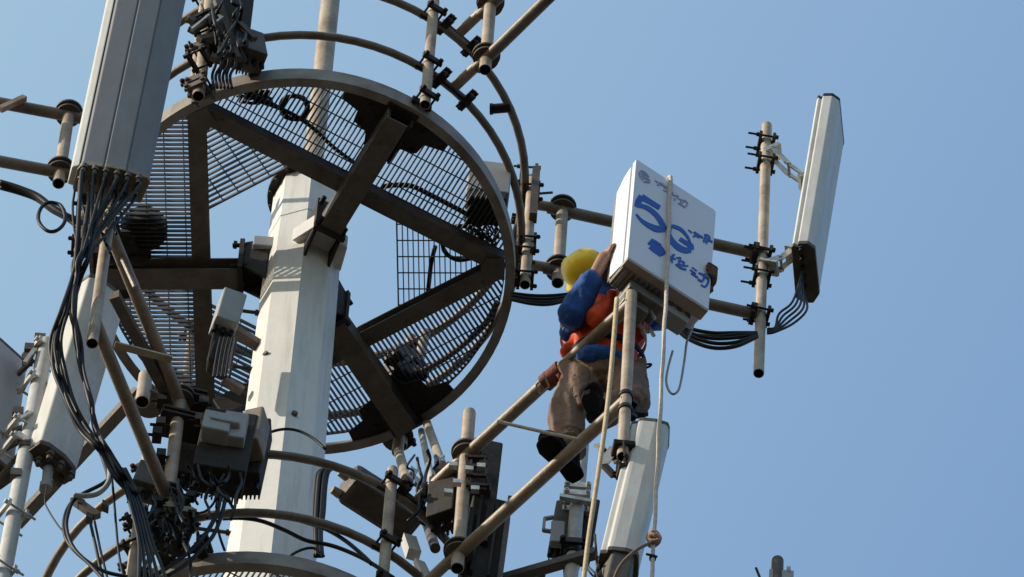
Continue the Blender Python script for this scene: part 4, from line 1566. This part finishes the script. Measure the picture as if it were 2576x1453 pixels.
for lab, uv, r, y in more:
    if 'grating' in lab:
        P = [atz(u, v, 0.145) for u, v in uv]
    else:
        P = px(y, *uv)
    cable('antenna_cable' if 'hose' not in lab else 'rubber_hose', lab, P, r, MID if 'hose' in lab else LEDGE if 'grey loop' in lab else BLACK, cat='hose' if 'hose' in lab else 'cable')
# vertical bundle on the tower
TB = thing('cable_bundle', aty(805, 1390, -0.4), 'thick black cable bundle tied up the right side of the tower near its foot', 'cable bundle')
for i, off in enumerate((-12, -6, 0, 6, 12)):
    b = MB()
    b.tube(px(-0.42 - 0.02 * (i % 2), (828 + off * 0.5, 1180), (812 + off, 1192), (806 + off, 1230), (802 + off, 1290), (799 + off * 0.7, 1340), (802 + off * 0.7, 1400)), 0.011, 7)
    b.build('strand', BLACK, TB)
# black cables between the platform and the worker
labels = 'black cable hanging between the platform ring and the worker elbow'
for i, (dv, sag) in enumerate(((0, 2), (6, 6), (14, 8), (16, 12))):
    cable('antenna_cable', labels, px(-0.4, (1285, 738 + dv), (1340, 742 + dv * 0.7 + sag), (1390, 742 + dv * 0.7 + sag), (1450, 738 + dv * 0.6)), 0.009, group='cables behind the worker')
labels = 'black cable sagging from behind the white unit to the right antenna pipe'
for i, (s, dv) in enumerate(((0, 0), (12, 3), (24, 2), (34, 6), (5, 9))):
    cable('antenna_cable', labels, px(-0.6, (1630, 792 + dv), (1680, 806 + dv), (1730, 826 + s * 0.6 + dv), (1790, 838 + s + dv * 0.5), (1850, 838 + s), (1905, 838 + s * 0.3)), 0.0105, group='cables sagging to the right antenna pipe')
labels = 'black cable looping from the foot of the right antenna to its pipe'
for i in range(5):
    pst = a3c + a3f * (0.0 + 0.03 * i) - a3x * 0.05
    cable('antenna_cable', labels, [pst, pst - V((0, 0, 0.05))] + px(0.3, (2030 - 9 * (4 - i), 775 + 5 * i - 16), (1996 - 9 * (4 - i), 806 + 6 * i - 16), (1950, 824 + 3 * i), (1930, 828 + 3 * i)), 0.0066, group='cables from the right antenna')
# coils
def coil(name, label, c, r, turns, rr, z=None, y=None, m=BLACK, jit=0.1, squash=0.95):
    b = MB()
    rd = random.Random(int(r * 1000))
    for k in range(turns):
        pts = []
        for i in range(14):
            t = 2 * math.pi * i / 14
            q = r * (1 + jit * (rd.random() - 0.5))
            u, v = c[0] + q * math.cos(t) * 1.0, c[1] + q * math.sin(t) * squash
            pts.append(atz(u, v, z + 0.008 * k) if z is not None else aty(u, v, y + 0.01 * k))
        b.tube(pts, rr, 7, 4, True)
    o = b.build(name, m, None)
    return tag(o, label, 'cable coil')


coil('cable_coil', 'tidy loop of black cable hanging in the sky left of the grey antenna', (130, 546), 34, 2, 0.009, y=-1.95, jit=0.06, squash=1.08)
coil('cable_coil', 'tangled coil of dark cable lying on the near grating by the mast', (741, 271), 33, 8, 0.0085, z=0.125, jit=0.25, squash=0.9)
coil('cable_coil', 'loose loop of black cable at the hatch grating on the right', (1162, 612), 50, 2, 0.011, z=0.13, jit=0.08, squash=0.85)
# tangle of thin wires by the right box and on the upper left grating
for cx_, cy_, sx, sy, lab in ((1215, 590, 50, 45, 'tangle of thin black wires under the pale box on the right grating'), (640, 245, 45, 22, 'tangle of thin black wires on the upper left grating')):
    T = thing('wire_tangle', atz(cx_, cy_, 0.05), lab, 'wires')
    for k in range(12):
        p = [atz(cx_ + (rnd.random() - 0.5) * 2 * sx, cy_ + (rnd.random() - 0.5) * 2 * sy, 0.13 + 0.05 * rnd.random()) for _ in range(4)]
        b = MB()
        b.tube(p, 0.0055, 6)
        b.build('wire', BLACK, T)
def tangle(u0, v0, su, sv, y, n, lab, r, m=BLACK, seed=1):
    rd = random.Random(seed)
    T = thing('wire_tangle', aty(u0, v0, y), lab, 'wires')
    for k in range(n):
        u, v = u0 + (rd.random() - 0.5) * 2 * su, v0 + (rd.random() - 0.5) * 2 * sv
        P = []
        du, dv = (rd.random() - 0.5) * 50, 15 + rd.random() * 25
        for i in range(5):
            P.append(aty(u + du * (i - 2) / 2 + (rd.random() - 0.5) * 22, v + dv * (i - 2) / 1.3 + (rd.random() - 0.5) * 14, y + (rd.random() - 0.5) * 0.12))
        b = MB()
        b.tube(P, r * (0.7 + 0.6 * rd.random()), 6)
        b.build1('wire', m, T)
    return T


tangle(418, 1330, 70, 70, -1.42, 20, 'mess of thin black wires over the dark unit at lower left', 0.008, seed=3)
tangle(460, 1230, 40, 40, -1.3, 8, 'small mess of black wires below the stubby pipe at lower left', 0.007, seed=5)
tangle(1085, 1225, 55, 45, -0.9, 12, 'mess of dark wires left of the worker mount inner pipe', 0.0075, seed=8)
tangle(562, 1235, 40, 25, -1.36, 8, 'short black jumpers dangling from the large black unit', 0.0075, seed=11)
tangle(570, 60, 40, 60, -1.34, 10, 'dark jumper wires in front of the top edge radio unit', 0.0075, seed=13)
tangle(255, 560, 45, 60, -2.28, 10, 'loose black wires below the foot of the big grey antenna', 0.006, seed=17)
tangle(1500, 1440, 25, 40, -1.9, 6, 'loose dark wires at the foot of the antenna right below the worker', 0.006, seed=19)
LB = thing('clamp_cluster', aty(430, 1265, -1.32), 'cluster of small dark clamps and bolts under the open pipe end at lower left', 'clamps')
rd = random.Random(4)
for u, v in ((400, 1262), (432, 1278), (455, 1262), (470, 1290), (480, 1250), (390, 1295), (352, 1330), (455, 1330), (480, 1325), (345, 1240)):
    b = MB()
    p = aty(u, v, -1.36)
    b.box(p, V((0.022, 0.008 * rd.random(), 0)), V((0, 0.02, 0)), V((0.006, 0, 0.024)))
    b.cyl(p + V((-0.04, 0, 0.01)), p + V((0.045, -0.01, 0.012)), 0.007, seg=7)
    b.cyl(p + V((0.025, -0.006, 0.011)), p + V((0.037, -0.008, 0.0115)), 0.013, seg=6)
    b.build1('clamp', DARK if u != 432 and u != 470 else BEIGE, LB)
# R2 cables
labels = 'black jumper cable hanging under the radio unit at the top edge'
for i in range(6):
    u = 540 + 9 * i
    cable('jumper_cable', labels, px(-1.25, (u + 8, 140), (u + 2 + 5 * (i % 2), 165), (u - 6, 190), (u - 2, 222)), 0.008, group='jumper cables at the top edge')
# jumper cables behind the pale box left of the tower
labels = 'black jumper cable under the pale box left of the tower'
for i in range(5):
    u = 545 + 10 * i
    cable('jumper_cable', labels, px(-0.38, (u + 10, 850), (u + 2, 885), (u - 4, 920), (u - 8, 950)), 0.007, group='jumper cables left of the tower')

# ------------------------------------------------------------------ the worker
J = {k: atz(u, v, z) for k, (u, v, z) in dict(
    sole1=(1412, 1160, -4.815), sole2=(1491, 1032, -4.70), ank1=(1430, 1132, -4.7), knee1=(1424, 1042, -4.37), hip1=(1468, 962, -3.99),
    ank2=(1512, 1040, -4.6), knee2=(1590, 1012, -4.42), hip2=(1572, 958, -3.99), pelv=(1524, 938, -3.93), waist=(1518, 888, -3.78), chest=(1520, 820, -3.56),
    sh1=(1455, 818, -3.47), sh2=(1592, 800, -3.46), neck=(1503, 752, -3.42), head=(1484, 697, -3.29), el1=(1446, 758, -3.36), hand1=(1523, 655, -3.16), hand2=(1786, 690, -3.22)).items()}
J['el1'] = aty(1440, 790, -1.86)
J['wr1'] = aty(1497, 690, -1.98)
J['hand1'] = aty(1520, 650, -2.01)
b = MB()
hd = J['head']
hu = (RT * -0.60 + UP * 0.76 - FW * 0.22).normalized()      # the crown of the head
hf = (RT * 0.70 + UP * 0.30 - FW * 0.35)
hf = (hf - hu * hf.dot(hu)).normalized()                     # the face
hs = hu.cross(hf)
b.ball(hd, 0.068, 0.084, 0.098, 18, 12, (hs, hf, hu))
b.ball(hd - hu * 0.06 + hf * 0.035, 0.052, 0.06, 0.055, 14, 9, (hs, hf, hu))
b.ball(hd - hu * 0.015 + hf * 0.1, 0.013, 0.02, 0.026, 10, 7, (hs, hf, hu))
b.ball(hd - hu * 0.055 + hf * 0.088, 0.026, 0.012, 0.008, 10, 7, (hs, hf, hu))
for sg in (-1, 1):
    b.ball(hd - hu * 0.015 + hs * sg * 0.078, 0.012, 0.022, 0.032, 10, 7, (hs, hf, hu))
    b.ball(hd + hu * 0.012 + hf * 0.082 + hs * sg * 0.03, 0.014, 0.012, 0.009, 10, 7, (hs, hf, hu))
b.caps(hd - hu * 0.06, J['neck'] - V((0, 0, 0.05)), 0.052, 0.062)
b.ball(J['chest'] + V((0, 0, 0.02)), 0.16, 0.1, 0.2)
b.caps(J['chest'], J['pelv'], 0.12, 0.12)
b.caps(J['sh1'], J['el1'], 0.055, 0.046)
b.caps(J['el1'], J['wr1'], 0.044, 0.031)
el2 = (J['sh2'] + J['hand2']) / 2 + V((0.0, 0.12, 0.06))
b.caps(J['sh2'], el2, 0.055, 0.045)
b.caps(el2, J['hand2'] + bk * 0.1, 0.043, 0.03)
b.caps(J['neck'] - V((0, 0, 0.05)), J['sh1'], 0.06, 0.055)
b.caps(J['neck'] - V((0, 0, 0.05)), J['sh2'], 0.06, 0.055)
for s_ in ('1', '2'):
    b.caps(J['hip' + s_], J['knee' + s_], 0.08, 0.058)
    b.caps(J['knee' + s_], J['ank' + s_], 0.056, 0.04)
# near hand: palm on the unit's left side, fingers up along it
wr = J['wr1']
ha = J['hand1']
hd_ = (ha - wr).normalized()
hn = ex * -1.0
hs_ = hd_.cross(hn).normalized()
b.caps(wr, ha, 0.03, 0.034)
b.ball(ha, 0.018, 0.04, 0.045, 12, 8, (hn, hs_, hd_))
for i, ln in enumerate((0.066, 0.078, 0.072, 0.055)):
    base = ha + hs_ * (-0.03 + 0.02 * i) + hd_ * 0.034
    m1 = base + hd_ * ln * 0.5 + hn * 0.004
    m2 = m1 + (hd_ * 0.9 - hn * 0.3) * ln * 0.5
    b.caps(base, m1, 0.0098, 0.009)
    b.caps(m1, m2, 0.009, 0.0075)
tb = ha - hs_ * 0.035 - hd_ * 0.01
b.caps(tb, tb - hs_ * 0.03 + hd_ * 0.03, 0.012, 0.01)
b.caps(tb - hs_ * 0.03 + hd_ * 0.03, tb - hs_ * 0.028 + hd_ * 0.058, 0.01, 0.008)
body = remesh(b, 'person', SKIN, None, 0.0062, 3)
tag(body, 'person in yellow helmet and orange vest standing on a pipe arm, lifting the white unit', 'person')
bpy.context.view_layer.update()
# re-seat the origin between the boots
base = (J['sole1'] + J['sole2']) / 2 + V((0, 0, H))
shift = base - body.location
for vx in body.data.vertices:
    vx.co -= shift
body.location = base
# gloved far hand, wrapped round the right edge of the unit
b = MB()
eR = atp(1786, 690, BL, nn)
ha_ = (eR - BL).dot(ez)
cR = BP(BW + 0.022, 0.045, ha_)
b.ball(cR, 0.022, 0.05, 0.055, 12, 8, (ex, bk, ez))
b.caps(cR + bk * 0.03, cR + bk * 0.12 - ez * 0.04, 0.034, 0.03)
for i, ln in enumerate((0.04, 0.05, 0.05, 0.036)):
    p0 = cR + ez * (0.042 - 0.028 * i) - bk * 0.035
    p1 = BP(BW + 0.012, -0.016, ha_ + 0.05 - 0.029 * i)
    p2 = BP(BW + 0.006 - ln * 0.8, -0.014, ha_ + 0.058 - 0.029 * i)
    b.caps(p0, p1, 0.0135, 0.0125)
    b.caps(p1, p2, 0.0125, 0.0105)
b.caps(cR - ez * 0.045 - bk * 0.01, cR - ez * 0.09 - bk * 0.02, 0.014, 0.012)
remesh(b, 'glove', GLOVE, body, 0.005, 3)
# jacket: torso and sleeves
b = MB()
b.ball(J['chest'] + V((0, 0, 0.03)), 0.195, 0.14, 0.24)
b.caps(J['waist'] + V((0, 0, 0.04)), J['waist'], 0.13, 0.125)
b.ball(J['waist'] + V((-0.02, -0.085, -0.2)), 0.105, 0.055, 0.04)
b.caps(J['waist'] + V((-0.03, -0.06, -0.18)), J['waist'], 0.05, 0.08)
b.caps(J['sh1'] + V((0, 0, -0.02)), J['el1'], 0.07, 0.062)
b.caps(J['el1'], J['el1'].lerp(J['wr1'], 0.82), 0.068, 0.05)
b.ball(aty(1432, 832, -1.72), 0.042, 0.05, 0.06)
b.caps(J['sh2'], el2, 0.082, 0.07)
b.caps(el2, J['hand2'] + bk * 0.16, 0.066, 0.05)
b.caps(J['neck'] - V((0, 0, 0.06)), J['sh1'], 0.085, 0.08)
b.caps(J['neck'] - V((0, 0, 0.06)), J['sh2'], 0.085, 0.08)
b.caps(J['neck'] - V((0, 0, 0.05)), J['neck'] + (hd - J['neck']) * 0.35, 0.075, 0.07)
for k in range(4):                                             # creases round the raised elbow
    q = J['sh1'].lerp(J['el1'], 0.25 + 0.25 * k)
    b.ball(q + V((0, 0, -0.01)), 0.075 - 0.005 * k, 0.075 - 0.005 * k, 0.018, 14, 6)
remesh(b, 'jacket', BLUE, body, 0.008, 3, 0.011, 18)
# vest over it
b = MB()
b.ball(J['chest'] + V((0, 0, -0.02)), 0.205, 0.15, 0.2)
b.caps(J['chest'], J['waist'] + V((0, 0, 0.02)), 0.15, 0.15)
b.caps(J['waist'] + V((0, 0, 0.06)), J['waist'] + V((0, 0, -0.06)), 0.158, 0.152)
b.caps(aty(1432, 884, -1.69), aty(1475, 842, -1.71), 0.04, 0.05)
b.caps(aty(1500, 800, -1.86), aty(1548, 752, -1.88), 0.045, 0.045)
b.caps(aty(1452, 872, -1.665), aty(1532, 785, -1.80), 0.045, 0.055)
b.caps(aty(1475, 850, -1.69), aty(1548, 790, -1.80), 0.05, 0.06)
vest = remesh(b, 'vest', ORANGE, body, 0.008, 3, 0.010, 17)
b = MB()
for k in range(40):
    t = 2 * math.pi * k / 40
    a = 2 * math.pi * (k + 1) / 40
    for z in (-0.11,):
        c = J['chest'] + V((0, 0, z - 0.02))
        f_ = math.sqrt(max(0.05, 1 - ((z) / 0.245) ** 2))
        p = c + V((math.cos(t) * (0.212 * f_ + 0.012), math.sin(t) * (0.155 * f_ + 0.012), 0))
        q = c + V((math.cos(a) * (0.212 * f_ + 0.012), math.sin(a) * (0.155 * f_ + 0.012), 0))
        b.bar(p, q, 0.006, 0.05)
b.build('reflective_band', LIME, vest)
# trousers
b = MB()
b.ball(J['pelv'] + V((0, 0, -0.03)), 0.168, 0.135, 0.12)
for s_, r0, r1, r2 in (('1', 0.105, 0.083, 0.068), ('2', 0.105, 0.08, 0.064)):
    b.caps(J['hip' + s_], J['knee' + s_], r0, r1)
    b.caps(J['knee' + s_], J['ank' + s_] + V((0, 0, 0.01)), r1, r2)
for z, r in ((0.0, 0.082), (0.035, 0.074), (0.07, 0.08)):     # cloth bunched over the boots
    b.ball(J['ank1'] + V((0, 0, 0.02 + z)), r, r, 0.03)
    b.ball(J['ank2'] + V((0.01, 0.01, 0.01 + z * 0.8)), r * 0.93, r * 0.93, 0.03)
for k in range(5):                                             # drag folds across thigh and seat
    b.caps(J['hip1'] + V((-0.09 + 0.02 * k, -0.06 - 0.012 * k, 0.03 - 0.035 * k)), J['knee1'] + V((0.03 + 0.01 * k, -0.07, 0.17 - 0.05 * k)), 0.03, 0.022, 8)
    b.caps(J['hip2'] + V((0.07 - 0.03 * k, -0.07, 0.04 - 0.03 * k)), J['knee2'] + V((-0.02 + 0.01 * k, -0.055, 0.1 - 0.04 * k)), 0.028, 0.02, 8)
remesh(b, 'trousers', KHAKI, body, 0.008, 3, 0.012, 13)
b = MB()
for k in range(36):
    t = 2 * math.pi * k / 36
    a = 2 * math.pi * (k + 1) / 36
    c = J['pelv'] + V((0, 0, 0.055))
    b.bar(c + V((math.cos(t) * 0.187, math.sin(t) * 0.172, 0)), c + V((math.cos(a) * 0.187, math.sin(a) * 0.172, 0)), 0.008, 0.045)
b.build('belt', NAVY, body)
# boots
def boot(c, toe, up, ank, name='boot', wide=1.25):
    toe = V(toe).normalized()
    up = (V(up) - toe * V(up).dot(toe)).normalized()
    s = toe.cross(up)
    b = MB()
    outline = [(-0.13, 0.0), (-0.125, 0.028), (-0.09, 0.039), (-0.03, 0.034), (0.03, 0.044), (0.085, 0.05), (0.125, 0.038), (0.145, 0.0)]
    outline = [(x * 1.04, y * wide) for x, y in outline]
    pts = outline + [(x, -y * 0.92) for x, y in outline[-2:0:-1]]
    b.prism([V(c) + toe * x + s * y for x, y in pts], up * 0.028)
    o = b.build('boot_sole', SOLE, body, bevel=0.006)
    b = MB()
    b.ball(V(c) + toe * 0.07 + up * 0.05, 0.06, 0.085, 0.045, 14, 9, (s, toe, up))
    b.ball(V(c) - toe * 0.06 + up * 0.06, 0.042, 0.065, 0.06, 14, 9, (s, toe, up))
    b.caps(V(c) + toe * 0.03 + up * 0.055, V(c) - toe * 0.06 + up * 0.06, 0.044, 0.044)
    b.caps(V(c) - toe * 0.055 + up * 0.07, V(ank), 0.05, 0.055)
    b2 = remesh(b, name, SOLE, body, 0.007, 4)
    return b2


boot(J['sole1'] + V((0, 0, 0.0)), atz(1384, 1128, -4.8) - atz(1440, 1192, -4.8), (0.05, 0, 1), J['ank1'])
boot(J['sole2'], UP * 0.5 - FW * 0.86 - RT * 0.08, FW * 0.5 + UP * 0.86, J['ank2'], wide=0.95)
# helmet
HX, HY, HZ = 0.093, 0.112, 0.108
hc = hd + hu * 0.035
b = MB()
rows = []
prof = [(1.2, -0.2), (1.19, -0.15), (1.03, -0.03), (1.0, 0.12), (0.965, 0.34), (0.87, 0.58), (0.68, 0.79), (0.42, 0.93), (0.2, 0.985), (0.02, 1.0)]
for r, z in prof:
    row = []
    for j in range(32):
        t = 2 * math.pi * j / 32
        fr = math.cos(t)
        bx = r * (1 + (0.3 * max(0, fr) ** 2 if r > 1.05 else 0))
        ridge = 0.07 * math.exp(-(math.sin(t) / 0.16) ** 2) if 0.2 < z < 0.95 else 0
        row.append(hc + hf * HY * fr * bx + hs * HX * math.sin(t) * r + hu * HZ * (z + ridge))
    rows.append(b.add(row))
for a, c in zip(rows[:-1], rows[1:]):
    for j in range(32):
        jj = (j + 1) % 32
        b.face([a + j, a + jj, c + jj, c + j], True)
hel = b.build('helmet', YELLOW, body)
sd = hel.modifiers.new('thick', 'SOLIDIFY')
sd.thickness = 0.004
b = MB()
b.ball(hd + hu * 0.008 - hf * 0.012, 0.074, 0.084, 0.09, 16, 10, (hs, hf, hu))
b.build('hair', HAIR, body)
b = MB()
for sg in (-1, 1):
    b.tube([hd + hs * sg * 0.1 + hu * 0.0, hd + hs * sg * 0.09 - hu * 0.06 + hf * 0.02, hd - hu * 0.115 + hf * 0.04], 0.005, 6)
b.build('chin_strap', NAVY, body)
# harness: strap round the upper arm pipe with a pale buckle, and lanyards
P1a, P1b = V((0.903, -1.13, -3.9)), V((1.543, -1.905, -3.9))
dA = (P1b - P1a).normalized()
pc = P1a + dA * (atz(1392, 935, -3.9) - P1a).dot(dA)
HS = MB()
for off in (-0.055, -0.018, 0.02):
    HS.cyl(pc + dA * (off - 0.02), pc + dA * (off + 0.018), 0.041 + 0.003 * abs(off) * 20, seg=18)
HS.tube([pc + V((0.02, 0.02, -0.03)), pc + V((0.06, 0.1, -0.06)), J['hip1'] + V((-0.1, 0.0, 0.0)), J['pelv'] + V((-0.14, -0.05, 0.03))], 0.016, 8)
HS.tube([pc + V((0.01, -0.02, -0.04)), pc + V((0.07, 0.03, -0.09)), J['hip1'] + V((-0.06, -0.08, 0.02))], 0.012, 8)
st = HS.build('harness_strap', STRAP, body)
b = MB()
p = pc - dA * 0.09
sx_ = dA * 0.03
sy_ = (RT * 0.4 - UP * 0.9).normalized() * 0.024
for q0, q1 in (((-1, -1), (1, -1)), ((1, -1), (1, 1)), ((1, 1), (-1, 1)), ((-1, 1), (-1, -1))):
    b.bar(p - FW * 0.045 + sx_ * q0[0] + sy_ * q0[1], p - FW * 0.045 + sx_ * q1[0] + sy_ * q1[1], 0.009, 0.008, FW)
b.build('buckle', SILVER, st)
b = MB()
b.tube([J['hip2'] + V((0.07, -0.05, 0.07)), J['hip2'] + V((0.115, -0.07, 0.05)), J['hip2'] + V((0.105, -0.07, 0.02)), J['hip2'] + V((0.06, -0.05, 0.03))], 0.006, 6)
b.build('carabiner', NAVY, body)
